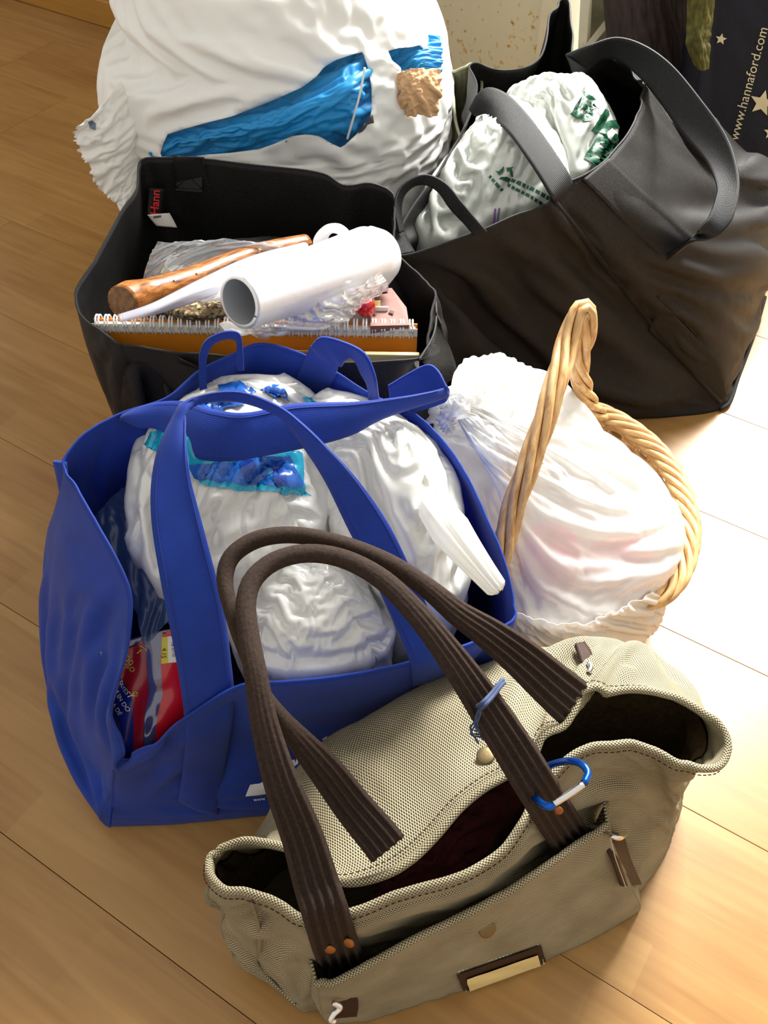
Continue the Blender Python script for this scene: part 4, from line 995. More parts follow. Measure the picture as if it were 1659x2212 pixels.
# ================================================================== large black shopping bag slumped on its side
br2 = root('shopping_bag', (0.28, 1.15, 0), 'large shiny black shopping bag with wide straps, white printed plastic bags inside', 'bag')
cols = [
 [(856,552,.335),(880,590,.29),W(.055,.90,.20),W(.085,.93,.10),W(.095,.965,.002)],             # front left corner
 [(930,535,.335),(945,600,.285),W(.10,.915,.20),W(.13,.94,.10),W(.14,.968,.002)],
 [(1010,506,.338),(1020,600,.27),(1030,700,.18),W(.185,.95,.08),W(.19,.97,.002)],
 [(1100,472,.342),(1110,600,.25),(1130,730,.15),(1150,850,.06),W(.25,.973,.002)],
 [(1160,448,.346),(1190,590,.25),(1220,740,.14),(1250,870,.05),W(.31,.976,.002)],
 [(1192,432,.349),(1270,590,.235),(1340,740,.13),(1390,860,.05),(1385,905,.002)],
 [(1202,415,.350),(1310,575,.24),(1405,715,.13),(1490,830,.05),(1480,896,.002)],
 [(1225,398,.351),(1340,565,.25),(1440,690,.15),(1535,835,.04),(1554,885,.002)],            # front right corner
 [(1265,380,.353),(1375,540,.26),(1490,670,.16),(1564,815,.05),(1572,868,.002)],
 [(1310,348,.356),(1430,510,.27),(1540,640,.17),(1592,770,.06),(1592,815,.002)],
 [(1350,300,.360),(1470,480,.27),(1580,600,.18),(1616,710,.07),(1612,762,.002)],
 [(1378,250,.364),(1515,430,.27),(1630,540,.19),(1645,640,.08),(1632,705,.002)],
 [(1392,205,.366),(1545,390,.27),(1660,480,.19),(1675,570,.08),(1650,642,.002)],
 [(1386,170,.368),(1540,340,.29),W(.58,1.27,.18),W(.60,1.30,.08),W(.585,1.28,.002)],
 [(1350,138,.370),W(.42,1.25,.29),W(.53,1.36,.18),W(.55,1.36,.08),W(.54,1.34,.002)],
 [(1300,126,.370),W(.35,1.31,.29),W(.46,1.40,.18),W(.47,1.41,.08),W(.47,1.39,.002)],
 [(1244,150,.366),W(.30,1.31,.29),W(.37,1.42,.18),W(.40,1.43,.08),W(.40,1.42,.002)],         # back right
 [(1236,90,.376),W(.265,1.36,.28),W(.31,1.42,.18),W(.32,1.43,.08),W(.32,1.42,.002)],
 [(1222,8,.392),W(.245,1.39,.28),W(.26,1.41,.18),W(.27,1.42,.08),W(.27,1.41,.002)],
 [(1190,40,.384),W(.21,1.36,.28),W(.21,1.40,.18),W(.22,1.41,.08),W(.22,1.40,.002)],
 [(1162,132,.368),W(.18,1.32,.28),W(.17,1.38,.18),W(.18,1.39,.08),W(.18,1.38,.002)],
 [(1090,154,.364),W(.145,1.30,.28),W(.13,1.36,.18),W(.14,1.36,.08),W(.14,1.35,.002)],
 [(1018,142,.366),W(.108,1.26,.28),W(.10,1.32,.18),W(.11,1.32,.08),W(.11,1.31,.002)],        # back left
 [(1030,190,.362),W(.095,1.20,.28),W(.09,1.24,.18),W(.10,1.24,.08),W(.10,1.23,.002)],
 [(1010,260,.356),W(.082,1.11,.28),W(.075,1.14,.18),W(.09,1.14,.08),W(.09,1.13,.002)],
 [(950,370,.348),W(.065,1.03,.28),W(.065,1.06,.18),W(.085,1.06,.08),W(.085,1.05,.002)],
 [(890,450,.342),W(.045,.965,.28),W(.06,.985,.18),W(.085,1.0,.08),W(.085,1.0,.002)],
 [(862,510,.337),W(.03,.915,.28),W(.053,.935,.18),W(.085,.965,.08),W(.088,.98,.002)],
]
XR = loft(cols, 270, 70)
XR = crumple(XR, 1.016, 1.014, 70, .04, .0025, -.009, .007, True, 33, .5, (7, 26))
M_BLACKSHINE = nonwoven('black_laminated_fabric', (19, 15, 12), 0.5, 0.3, dotpitch=0.002, bumpd=0.0004, var=.3)
brb = grid_obj('bag_body', XR, M_BLACKSHINE, br2, wrap=True, cap=True, solid=.0016)
tube('rim_hem', XR[0], .0014, M_BLACKSTRAP, br2, n=8, closed=True)
TREE_R = bvh_of([brb])
def OR(px, py, d=.003): return on(TREE_R, px, py, d)
# raised corner seam and the piping along the floor edge
tube('corner_seam', pts([OR(1196 + (1556-1196)*t + 18*math.sin(t*3.1)*(1-t), 434 + (868-434)*t + 20*math.sin(t*3.1), .002) for t in np.linspace(0, 1, 40)]), .0034, M_BLACKSHINE, br2, n=8)
tube('bottom_piping', path([(1554,884,.004),(1576,868,.006),(1594,815,.006),(1614,762,.006),(1634,705,.006),(1652,642,.006)], 50), .0032, M_BLACKSTRAP, br2, n=8)
tube('gusset_crease', pts([OR(1420 + 145*t + 20*math.sin(t*3), 640 + 215*t - 10*math.sin(t*3), .0005) for t in np.linspace(0, 1, 30)]), .0016, M_BLACKSHINE, br2, n=6)
ribbon('gusset_pleat', [onn(TREE_R,1400,716,.0),onn(TREE_R,1450,762,.002),onn(TREE_R,1500,812,.002),onn(TREE_R,1554,868,.001)], [onn(TREE_R,1430,650,-.001),onn(TREE_R,1506,730,.004),onn(TREE_R,1546,785,.005),onn(TREE_R,1566,852,.002)], M_BLACKSHINE, br2, n=40, w=10, thick=.001)
# sewn strap tongue on the right panel
ribbon('strap_patch', [OR(1258,388,.003),OR(1300,430,.002),OR(1350,482,.001),OR(1432,556,-.001)], [OR(1314,342,.004),OR(1370,395,.004),OR(1430,450,.006),OR(1500,512,.010)], M_BLACKSHINE, br2, n=40, w=10, thick=.0024)
# right handle: a wide strap hanging in a loop over the right panel
ribbon('right_handle', [OR(1440,560,-.001),(1490,522,.304),(1536,516,.310),(1570,492,.322),(1590,450,.335),(1596,380,.350),(1570,295,.368),(1510,210,.388),(1450,140,.404),(1390,98,.414),(1330,82,.418),(1270,100,.410),(1222,118,.396)],
       [OR(1500,508,.010),(1505,505,.312),(1512,492,.322),(1530,470,.330),(1545,432,.338),(1548,400,.340),(1525,350,.344),(1470,285,.354),(1420,215,.366),(1380,165,.374),(1330,128,.382),(1282,134,.384),(1252,166,.372)], M_BLACKSTRAP, br2, n=110, w=10, thick=.0024, bow=.003)
ribbon('handle_root', [(1222,118,.396),(1232,140,.384),(1240,172,.366)], [(1268,150,.384),(1262,166,.376),(1254,180,.366)], M_BLACKSTRAP, br2, n=16, w=6, thick=.0024)
# left handle: strap crossing over the contents
ribbon('left_handle', [(1014,236,.372),(1034,202,.390),(1060,190,.396),(1100,208,.396),(1145,256,.390),(1190,318,.380),(1225,372,.366),OR(1236,396,.002)],
       [(1030,250,.368),(1052,246,.378),(1070,262,.382),(1100,290,.384),(1130,330,.380),(1162,378,.370),(1190,425,.356),OR(1196,436,.002)], M_BLACKSTRAP, br2, n=70, w=10, thick=.0024, bow=.002)
# smaller strap loop at the front left of the rim
ribbon('strap_loop', [(862,505,.345),(852,450,.362),(862,410,.374),(890,386,.382),(925,378,.386),(965,398,.382),(1000,440,.370),(1035,482,.352),(1052,500,.340)],
       [(872,500,.342),(866,458,.354),(872,424,.362),(894,402,.370),(922,400,.374),(948,416,.370),(972,450,.360),(1002,482,.348),(1024,508,.336)], M_BLACKSTRAP, br2, n=70, w=8, thick=.0022)
ribbon('gusset_fold', [(846,470,.350),(852,520,.340),(858,552,.334)], [(862,470,.346),(882,520,.330),(896,545,.322)], M_BLACKSTRAP, br2, n=20, w=6, thick=.0016)
# dangling labels at the back of the rim
lb1 = ribbon('sewn_label', [(1228,180,.366),(1224,200,.360),(1220,222,.352)], [(1262,190,.364),(1262,208,.358),(1258,226,.350)], plain('pale_pink_label', (226, 205, 198), .6), br2, n=10, w=4, thick=.0005)
V2,F2,c,s = poly2([(1244,196),(1252,193),(1244,218),(1236,220)]); decal('red_lettering', V2, F2, c, s, 0, bvh_of([lb1]), M_REDINK, lb1, lift=.001)
ribbon('care_tag', [(1220,222,.354),(1217,245,.348),(1214,272,.340)], [(1250,222,.354),(1244,234,.348),(1216,274,.339)], M_WHITETAG, br2, n=10, w=4, thick=.0004)

# ---- printed white plastic bags inside
M_CARRIER = film('white_carrier_film', (228, 232, 226), .4, .05, .25, .16, .0012, 45)
M_GREEN = plain('green_ink', (12, 78, 50), .5); M_PURPLE = plain('purple_ink', (120, 84, 150), .5)
_, g1 = heap_bag('printed_carrier_bag', [(905,470,.315),(930,395,.325),(960,360,.33),(1040,260,.345),(1090,215,.355),(1150,240,.36),(1200,300,.36),(1225,370,.35),(1200,420,.335),(1130,450,.32),(1060,475,.31),(980,505,.305),(930,525,.305)], (1080,350), .385, .15, 'white plastic bag with small green recycling mark in the large black bag', M_CARRIER, 41, su=1.06, sv=1.06)
_, g2 = heap_bag('printed_carrier_bag', [(1100,240,.345),(1105,200,.355),(1150,186,.36),(1210,190,.36),(1265,200,.35),(1310,240,.34),(1330,290,.33),(1320,330,.325),(1270,370,.325),(1220,380,.33),(1160,330,.335)], (1215,265), .395, .15, 'white plastic bag with large dark green capitals in the large black bag', M_CARRIER, 42, su=1.06, sv=1.06)
_, g3 = heap_bag('cloth_bundle', [W(.14,1.0,.14),W(.22,1.0,.14),W(.30,1.03,.13),(1500,650,.10),W(.46,1.20,.10),W(.46,1.30,.10),W(.36,1.34,.12),W(.24,1.32,.14),W(.16,1.25,.14),W(.12,1.12,.14)], W(.28,1.17,0), .19, .01, 'bundle of dark cloth at the bottom of the large black bag', plain('dark_cloth_2', (26, 25, 28), .9), 43, n=70, cat='cloth')
_, g4 = heap_bag('teal_pouch', [(885,535,.29),(892,480,.30),(905,450,.305),(925,480,.30),(935,520,.29),(915,545,.285)], (908,500), .318, .2, 'deep teal pouch beside the white printed bag in the large black bag', plain('teal_cloth', (6, 74, 100), .6), 44, n=50, cat='pouch')
T1 = bvh_of([g1]); T2 = bvh_of([g2])
# recycling mark: three bent arrows, and small print lines
for k in range(3):
    a = k * 2.094 + .4
    V = []
    for r_, t in ((1, -.75), (1, .35), (1.35, .35), (.8, .95), (.3, .35), (.62, .35), (.62, -.75)): V.append((r_ * math.cos(a + t), r_ * math.sin(a + t)))
    decal('recycling_mark', np.array(V), [list(range(7))], (1092, 376), 17, 0, T1, M_GREEN, g1)
def bars(name, start, step, n, w_, h_, tree, mat, par, seed):
    r_ = random.Random(seed); ang = math.atan2(step[1], step[0]); p = np.array(start, float); d = np.array((math.cos(ang), math.sin(ang))); e = np.array((-d[1], d[0]))
    for i in range(n):
        ww = w_ * r_.uniform(.6, 1.2); q = [p, p + d * ww, p + d * ww + e * h_, p + e * h_]
        V2, F2, c, s = poly2([tuple(v) for v in q]); decal(name, V2, F2, c, s, 0, tree, mat, par); p = p + d * (ww + 3.5)
bars('small_print', (1058,378), (24,26), 4, 9, 7, T1, M_GREEN, g1, 1)
bars('small_print', (1105,384), (50,24), 8, 9, 8, T1, M_GREEN, g1, 2)
bars('small_print', (1098,396), (52,28), 9, 9, 7, T1, M_GREEN, g1, 3)
for q in ([(1068,452),(1072,452),(1066,492),(1062,492)],[(1076,450),(1080,450),(1074,490),(1070,490)]):
    V2,F2,c,s = poly2(q); decal('purple_line', V2, F2, c, s, 0, T1, M_PURPLE, g1)
for s_, c, sz, an in (('B', (1262,236), 74, .50), ('I', (1296,266), 74, .55), ('G', (1322,292), 74, .60), ('B', (1292,330), 78, .55)):
    V2, F2 = text_mesh(s_, 3, .045); decal('green_capital', V2, F2, c, sz, an, T2, M_GREEN, g2, aspect=1.1, lift=.001, dens=4)

# ================================================================== big white bag at the back with tissue paper
M_WBAG = film('white_bag_film', (250, 250, 247), .3, .0, .35, .08, .0006, 30)
wb = root('plastic_bag', (-0.15, 1.27, 0), 'big white plastic bag behind the black bags, open over crumpled blue tissue paper', 'bag')
rings = [  # z, xl, xr, yf, yb
 (.56, -.17, -.08, 1.24, 1.34), (.535, -.26, -.01, 1.15, 1.44), (.50, -.305, .02, 1.10, 1.50), (.45, -.326, .045, 1.075, 1.52), (.415, -.308, .062, 1.065, 1.52), (.38, -.350, .076, 1.055, 1.52), (.335, -.362, .088, 1.05, 1.51), (.31, -.350, .09, 1.048, 1.505), (.28, -.380, .092, 1.045, 1.50),
 (.22, -.365, .085, 1.05, 1.49), (.15, -.345, .070, 1.06, 1.48), (.08, -.32, .05, 1.075, 1.46), (.02, -.29, .03, 1.10, 1.43), (.002, -.27, .01, 1.12, 1.41)]
ncol = 28; colsW = []
for k in range(ncol):
    a = 2 * math.pi * k / ncol; c = []
    for z, xl, xr, yf, yb in rings:
        ca, sa = math.cos(a), math.sin(a); e = .8
        x = (xl + xr) / 2 + (xr - xl) / 2 * math.copysign(abs(ca) ** e, ca); y = (yf + yb) / 2 + (yb - yf) / 2 * math.copysign(abs(sa) ** e, sa)
        c.append(W(x, y, z))
    colsW.append(c)
XW = loft(colsW, 300, 190)
XW = crumple(XW, 1.05, 1.05, 110, .02, .007, -.016, .018, True, 51, .35, (8, 12))
open1 = [(345,338),(352,312),(362,290),(400,278),(450,264),(500,252),(556,230),(600,212),(650,190),(684,165),(700,145),(724,130),(760,118),(784,112),(796,150),(803,190),(803,235),(800,252),(770,290),(738,320),(716,310),(690,294),(664,290),(630,294),(590,312),(560,322),(500,330),(450,334),(400,340)]
open2 = [(838,110),(860,104),(884,102),(906,98),(922,112),(930,142),(931,180),(930,222),(905,224),(884,224),(868,212),(866,178),(866,146),(846,130)]
cen = (XW[:-1] + XW[1:] + np.roll(XW, -1, 1)[:-1] + np.roll(XW, -1, 1)[1:]) / 4
front = (gnormals(XW, True)[:-1] * (np.array((0, 0, CAM_H)) - cen)).sum(2)
if (front > 0).mean() > .5: pass
q = proj(cen); isf = cen[..., 1] < 1.30
hole = (inside(open1, q) | inside(open2, q)) & isf
# bring the cut edge onto the outline
keepW = ~hole
vert_hole = np.zeros(XW.shape[:2], int); vk = np.zeros(XW.shape[:2], int)
for di in (0, 1):
    for dj in (0, 1):
        vert_hole[di:di + hole.shape[0]] += np.roll(hole, dj, 1); vk[di:di + hole.shape[0]] += np.roll(keepW, dj, 1)
bd = (vert_hole > 0) & (vk > 0)
polyd = [np.vstack([np.array(p, float), p[:1]]) for p in (open1, open2)]
def nearest_poly(p):
    best = None
    for A in polyd:
        a, b_ = A[:-1], A[1:]; d = b_ - a; t = np.clip(((p - a) * d).sum(1) / (d * d).sum(1), 0, 1); qq = a + d * t[:, None]; dd = ((qq - p) ** 2).sum(1); i = dd.argmin()
        if best is None or dd[i] < best[0]: best = (dd[i], qq[i])
    return best[1]
for i, j in zip(*np.nonzero(bd)):
    p = proj(XW[i, j]); t = nearest_poly(p)
    if np.hypot(*(t - p)) < 14: XW[i, j] = PY(t[0], t[1], XW[i, j, 1])
white_body = grid_obj('bag_body', XW, M_WBAG, wb, wrap=True, keep=keepW, cap=False, solid=.0006)
# ragged gathered skirt of film on the left, resting outside the black bag
rg = [[(262,180,.34),(215,240,.30),(178,272,.27)],[(280,220,.33),(225,280,.29),(160,296,.26)],[(300,260,.31),(245,315,.27),(182,335,.24)],[(310,300,.30),(255,345,.26),(196,366,.23)],[(310,330,.29),(265,375,.25),(218,408,.21)],[(305,350,.28),(275,400,.235),(244,432,.19)],[(310,380,.25),(290,420,.22),(272,446,.18)]]
rgw = [[W(*PY(p[0], p[1], (1.105, 1.062, 1.048)[i])) for i, p in enumerate(c)] for c in rg]
X = loft(rgw, 90, 46, closed=False); rng = np.random.default_rng(5)
X = crumple(X, 1.22, 1.04, 110, .015, .004, -.012, .014, False, 12, .3, (4, 16))
zig = rng.uniform(-.006, .006, X.shape[1]); X[-1] += (X[-1] - X[-4]) * rng.uniform(-.6, .9, X.shape[1])[:, None]
grid_obj('gathered_skirt', X, M_WBAG, wb, solid=.0005)
skirt = [o for o in COL.objects if o.name.startswith('gathered_skirt')][0]
V2, F2, c, s = poly2([(190,262),(197,258),(208,268),(206,279),(194,276)]); decal('printed_mark', V2, F2, c, s, 0, bvh_of([skirt, white_body]), plain('grey_blue_ink', (110, 124, 146), .6), wb)
# ---- blue tissue paper, string, brown paper
M_TISSUE = film('blue_tissue', (14, 156, 226), .3, 0, .5, .06, .0015, 40)
def sheet_from(cols, nu, nv, seed, su, sv, cells, hi=.016, lo=-.016, amp=.006):
    X = loft([[W(*PY(p[0], p[1], p[2])) for p in c] for c in cols], nu, nv, closed=False)
    return crumple(X, su, sv, 110, .015, amp, lo, hi, False, seed, .25, cells)
ts = [[(320,300,1.10),(325,330,1.075),(335,352,1.08)],[(380,262,1.13),(390,300,1.07),(400,352,1.08)],[(480,230,1.14),(490,280,1.055),(500,345,1.075)],[(580,195,1.15),(590,260,1.05),(600,330,1.075)],[(680,135,1.16),(690,220,1.05),(690,325,1.075)],[(770,90,1.17),(770,190,1.06),(760,320,1.10)],[(830,80,1.18),(830,170,1.14),(815,290,1.11)],[(890,76,1.19),(900,130,1.15),(900,180,1.14)],[(950,80,1.20),(955,130,1.17),(950,170,1.16)]]
X = sheet_from(ts, 220, 110, 61, 1.06, 1.3, (9, 5), .02, -.02, .01)
grid_obj('tissue_paper', X, M_TISSUE, label='crumpled bright blue tissue paper in the mouth of the big white bag', cat='tissue paper', solid=.0004)
bp_ = [[(850,165,1.12),(850,200,1.11),(850,250,1.11)],[(890,150,1.105),(890,190,1.095),(890,245,1.10)],[(950,150,1.13),(950,190,1.12),(945,250,1.12)]]
X = sheet_from(bp_, 60, 60, 62, 1.2, 1.2, (7, 7), .012, -.012)
grid_obj('brown_paper', X, plain('crumpled_tan_paper', (208, 166, 124), .8, noise=.1), label='crumpled tan paper showing through the small gap of the big white bag', cat='paper', solid=.0004)
tube('string', path([W(*PY(788,146,1.055)),W(*PY(778,200,1.052)),W(*PY(764,252,1.055)),W(*PY(750,300,1.06))], 30), .0014, M_WHITE, None, n=6, label='thin white string hanging over the blue tissue paper', cat='string')
ribbon('dark_folder', [W(*PY(738,322,1.075)),W(*PY(770,290,1.07)),W(*PY(805,248,1.075))], [W(*PY(735,345,1.085)),W(*PY(775,325,1.08)),W(*PY(812,300,1.085))], plain('dark_grey_card', (70, 66, 66), .6), n=12, w=5, thick=.002, label='dark grey card edge beside the blue tissue paper', cat='card')
# ---- olive canvas satchel standing between the white bag and the large black bag
M_OLIVE = plain('olive_canvas', (92, 92, 66), .8, noise=.2, nscale=200, bumpd=.0005)
ovr = [(972,172,.325),(988,158,.335),(1006,150,.340),(1022,144,.342),(1036,172,.338),(1040,200,.334),(1036,250,.322),(1020,285,.312),(1000,300,.308),(984,260,.314),(976,210,.32)]
colsO = [[p, W(P(*p)[0], P(*p)[1] + .012, .24), W(P(*p)[0] * .6 + .4 * .118, P(*p)[1] * .6 + .4 * 1.24 + .01, .12), W(P(*p)[0] * .5 + .5 * .118, P(*p)[1] * .5 + .5 * 1.24 + .01, .002)] for p in ovr]
X = crumple(loft(colsO, 80, 40), 1.03, 1.03, 40, .03, .003, -.005, .005, True, 4, .4, (5, 8))
sat = root('olive_bag', (.118, 1.24, 0), 'dull olive cloth bag squeezed between the big white bag and the large black bag', 'bag')
grid_obj('bag_body', X, M_OLIVE, sat, wrap=True, cap=True, solid=.002)
tube('rim_hem', X[0], .002, plain('pale_olive_binding', (150, 148, 120), .8), sat, n=8, closed=True)

# ================================================================== wicker basket with a knotted white bag
def wick():
    m, nt, b = _mat('peeled_willow'); tc = nd(nt, 'ShaderNodeTexCoord'); mp = nd(nt, 'ShaderNodeMapping'); mp.inputs['Scale'].default_value = (40, 12, 1); lk(nt, tc.outputs['UV'], mp.inputs['Vector'])
    nz = nd(nt, 'ShaderNodeTexNoise', Scale=4.0, Detail=5.0, Distortion=.5); lk(nt, mp.outputs[0], nz.inputs['Vector'])
    lk(nt, ramp(nt, nz.outputs[0], [(.25, rgb((158,108,58))),(.55, rgb((212,172,116))),(.8, rgb((230,200,152)))]), b.inputs['Base Color']); b.inputs['Roughness'].default_value = .5; bump(nt, b, nz.outputs[0], .4, .0006); return m
M_WICK = wick()
kb = root('wicker_basket', (.22, .70, 0), 'round wicker basket with tall braided handle, packed with white plastic bags', 'basket')
def braid(name, C, parent, strands, rr, R, turns, r_mat=M_WICK, closed=False, flat=.75, hint=None, phase=0.0):
    C = np.asarray(C); m = len(C)
    if closed:
        T = np.roll(C, -1, 0) - np.roll(C, 1, 0); T /= np.linalg.norm(T, axis=1, keepdims=True)
        N = np.array((0, 0, 1.0)) - T * T[:, 2:3]; N /= np.linalg.norm(N, axis=1, keepdims=True); S = np.cross(T, N)
    else: T, S, N = frames(C, hint)
    t = np.arange(m) / m
    for k in range(strands):
        a = 2 * math.pi * (turns * t + k / strands) + phase
        D = C + S * (R * np.cos(a))[:, None] + N * (R * flat * np.sin(a))[:, None]
        tube(name, D, rr, M_WICK, parent, n=8, closed=closed)
rimp = [W(.122,.648,.12),W(.135,.745,.12),W(.185,.835,.122),W(.245,.862,.122),W(.300,.815,.12),W(.324,.745,.12),W(.320,.665,.12),W(.284,.600,.114),W(.225,.592,.108),W(.160,.602,.110)]
RC_ = path(rimp, 220, closed=True)
braid('rim_strand', RC_, kb, 6, .0040, .0088, 6, closed=True)
# woven side: upright stakes and rows of weavers
rowsn = 11; nst = 36
cenb = RC_.mean(0)
def ringat(t, bulge):
    z = .115 * (1 - t) + .006 * t; k = 1 - .22 * t ** 1.4
    A = cenb + (RC_ - cenb) * k; A[:, 2] = z; return A
for i in range(rowsn):
    A = ringat((i + .8) / rowsn, 0); s_ = np.sin(np.arange(220) / 220 * nst * math.pi + (i % 2) * math.pi) * .0028
    d = A - cenb; d[:, 2] = 0; d /= np.linalg.norm(d, axis=1, keepdims=True)
    tube('weaver', A + d * s_[:, None], .0042, M_WICK, kb, n=6, closed=True)
for j in range(nst):
    k = int(j * 220 / nst); tube('stake', np.array([ringat(t, 0)[k] for t in np.linspace(0, 1, 10)]), .003, M_WICK, kb, n=6)
A = ringat(1.0, 0); V = np.vstack([A, A.mean(0)]); mesh_obj('basket_floor', V, [(i, (i + 1) % 220, 220) for i in range(220)], M_WICK, kb, solid=.006, soff=0)
HC = path([W(.122,.615,.10),(1076,1225,.170),(1086,1188,.192),(1108,1100,.226),(1140,1010,.258),(1172,920,.284),(1200,830,.308),(1226,740,.324),(1250,680,.343),(1266,674,.345),(1264,720,.322),(1252,780,.282),(1258,830,.235),(1278,880,.165),(1300,905,.118)], 180)
braid('handle_strand', HC, kb, 5, .0042, .0076, 2.3, hint=(.3, -.6, .6), flat=.8)
# ---- the knotted bag
M_KBAG = film('white_sack_film', (248, 249, 247), .4, .45, .28, .12, .0014, 40)
X = None
kc = np.array((.205, .705, .19)); KN = np.array(P(975, 868, .275))
cols = []
ncol = 24
outl = [(905,930,.215),(930,960,.20),(985,1080,.17),(1040,1200,.145),(1095,1320,.125),(1150,1355,.125),(1240,1355,.125),(1330,1318,.13),(1410,1262,.135),(1462,1210,.14),(1476,1150,.14),(1455,1080,.15),(1400,1015,.165),(1340,965,.18),(1290,925,.195),(1245,862,.22),(1205,822,.235),(1160,806,.24),(1110,792,.25),(1060,782,.255),(1015,800,.265),(985,830,.27),(955,862,.262),(925,900,.235)]
knot = np.array(P(978, 872, .290))
top = np.array(P(1215, 1060, .235))
for k, o_ in enumerate(outl):
    e = np.array(pt(o_)); c = []
    mid1 = knot * .82 + e * .18 + (top - (knot + e) / 2) * .10; mid2 = knot * .5 + e * .5 + (top - (knot + e) / 2) * .36; mid3 = knot * .2 + e * .8 + (top - (knot + e) / 2) * .22
    low = e * .9 + kc * .1; low[2] = e[2] * .55; base = e * .55 + kc * .45; base[2] = .03
    cols.append([W(*knot), W(*mid1), W(*mid2), W(*mid3), W(*e), W(*low), W(*base)])
XK = loft(cols, 260, 130)
v = np.linspace(0, 1, 130)[:, None]
suK = 1.035 + .45 * np.exp(-(v / .22) ** 2) + 0 * XK[..., 0]
svK = 1.03 + .02 * np.ones_like(suK)
XK = crumple(XK, suK, svK, 130, .015, .004, -.012, .016, True, 71, .25, (10, 30))
ks = root('knotted_bag', (.21, .70, .03), 'bulging knotted white plastic bag with pinkish contents in the wicker basket', 'plastic bag')
grid_obj('bag_body', XK, M_KBAG, ks, wrap=True, solid=.0005)
# knot and ears
for k, (L, rr_) in enumerate([([(960,885,.285),(972,862,.298),(990,856,.302),(1000,872,.298),(985,888,.294),(965,880,.290)], .0075), ([(982,884,.292),(968,894,.290),(962,905,.284),(972,925,.272)], .006)]):
    C = path(L, 40); X = tube_grid(C, rr_, 24); N = gnormals(X, True); X = X + N * (.0022 * np.sin(np.arange(24) * 2.1)[None, :] + .0014 * np.sin(np.arange(40) * .9)[:, None])[..., None]
    V, F = tube_mesh(X); mesh_obj('knot', V, F, M_KBAG, ks)
X = loft([[(978,868,.296),(975,835,.302),(985,800,.300),(1010,776,.296)],[(990,868,.294),(1010,838,.302),(1040,800,.300),(1075,766,.298)],[(1000,872,.29),(1030,850,.296),(1080,815,.294),(1130,790,.286)],[(1004,880,.285),(1040,870,.288),(1100,840,.285),(1180,815,.272)]], 80, 60, closed=False)
X = crumple(X, 1.16, 1.06, 90, .02, .004, -.010, .012, False, 14, .25, (4, 14)); grid_obj('bag_ear', X, M_KBAG, ks, solid=.0005)
# pink things inside the sack, seen dimly through the film
TK = bvh_of([o for o in COL.objects if o.name.startswith('bag_body') and o.parent == ks])
for cx, cy, rx, ry, lb in ((1190,1200,60,75,'dusky pink package showing through the middle of the knotted white bag'),(1340,1195,70,34,'dusky pink package showing through the side of the knotted white bag')):
    ol = [on(TK, cx + rx * math.cos(a), cy + ry * math.sin(a), -.020) for a in np.linspace(0, 2 * math.pi, 10, endpoint=False)]; pk_ = on(TK, cx, cy, -.012)
    heap_bag('pink_package', ol, pk_, pk_[3], min(o_[3] for o_ in ol) - .03, lb, plain('dusky_pink', (222, 60, 70), .6), 5 + cx, n=40, cat='package', amp=.001, hi=.002, lo=-.006)
# ---- a second, smaller crinkled bag between basket and handbag
X = loft([[W(*(np.array(P(px, py, z)))) for px, py, z in c] for c in [
  [(1110,1322,.145),(1120,1350,.125),(1130,1385,.10),(1140,1400,.06)],[(1190,1345,.145),(1190,1372,.12),(1200,1400,.09),(1205,1420,.05)],[(1270,1345,.142),(1275,1365,.12),(1280,1392,.09),(1285,1410,.05)],[(1340,1315,.138),(1350,1340,.115),(1365,1368,.085),(1370,1395,.05)],[(1400,1285,.13),(1415,1310,.11),(1418,1340,.08),(1410,1370,.05)],[(1430,1265,.12),(1440,1290,.10),(1436,1320,.08),(1425,1350,.05)]]], 130, 60, closed=False)
X = crumple(X, 1.14, 1.12, 100, .02, .004, -.010, .010, False, 15, .25, (6, 14))
grid_obj('thin_bag', X, film('greyish_film', (240, 236, 230), .4, .12, .25, .15, .0014, 45), label='thin crinkled grey-white bag squeezed below the knotted bag in the basket', cat='plastic bag', solid=.0006)

# ================================================================== contents of the blue bag
M_GROC = film('grocery_bag_film', (246, 246, 242), .4, .04, .24, .2, .0022, 42)
def heap(name, outline, topz, rimz, basez, nu, nv, seed, mat, label, su=1.08, sv=1.08, hi=.016, lo=-.014, cells=(5, 5), peak=None, cat='plastic bag', tuck=.6):
    return heap_bag(name, [(o[0], o[1], o[2] if len(o) > 2 else rimz) for o in outline], peak, topz, basez, label, mat, seed, 150, su, sv, hi, lo, cells, .007, cat, tuck=tuck)
# bread loaf bag, far side, with blue print
X, gA = heap('grocery_bag', [(285,1050,.295),(300,960,.312),(345,905,.325),(400,855,.338),(470,826,.345),(560,818,.345),(650,840,.34),(690,880,.33),(690,960,.31),(700,1050,.295),(690,1130,.285),(600,1180,.28),(470,1230,.275),(360,1260,.27),(310,1200,.275),(285,1120,.285)], .362, .285, .12, 200, 100, 81, M_GROC,
             'white plastic bag with blue printed band in the blue bag, under the crossing handles', peak=(480, 980))
X, gB = heap('grocery_bag', [(640,905,.325),(720,856,.338),(800,874,.332),(880,924,.318),(945,985,.302),(985,1055,.29),(996,1150,.275),(996,1250,.262),(940,1300,.26),(860,1280,.262),(800,1200,.27),(720,1120,.28),(660,1020,.30)], .35, .28, .10, 180, 90, 82, M_GROC,
             'glossy white plastic bag with twisted pointed tail in the blue bag', peak=(830, 1020))
X, gC = heap('grocery_bag', [(500,1290),(530,1220),(620,1200),(720,1230),(800,1270),(840,1340),(840,1395),(780,1432),(680,1450),(590,1445),(535,1410),(500,1360)], .268, .212, .08, 170, 90, 83, M_GROC,
             'crinkled white plastic bag nearest the front rim of the blue bag', peak=(680, 1310))
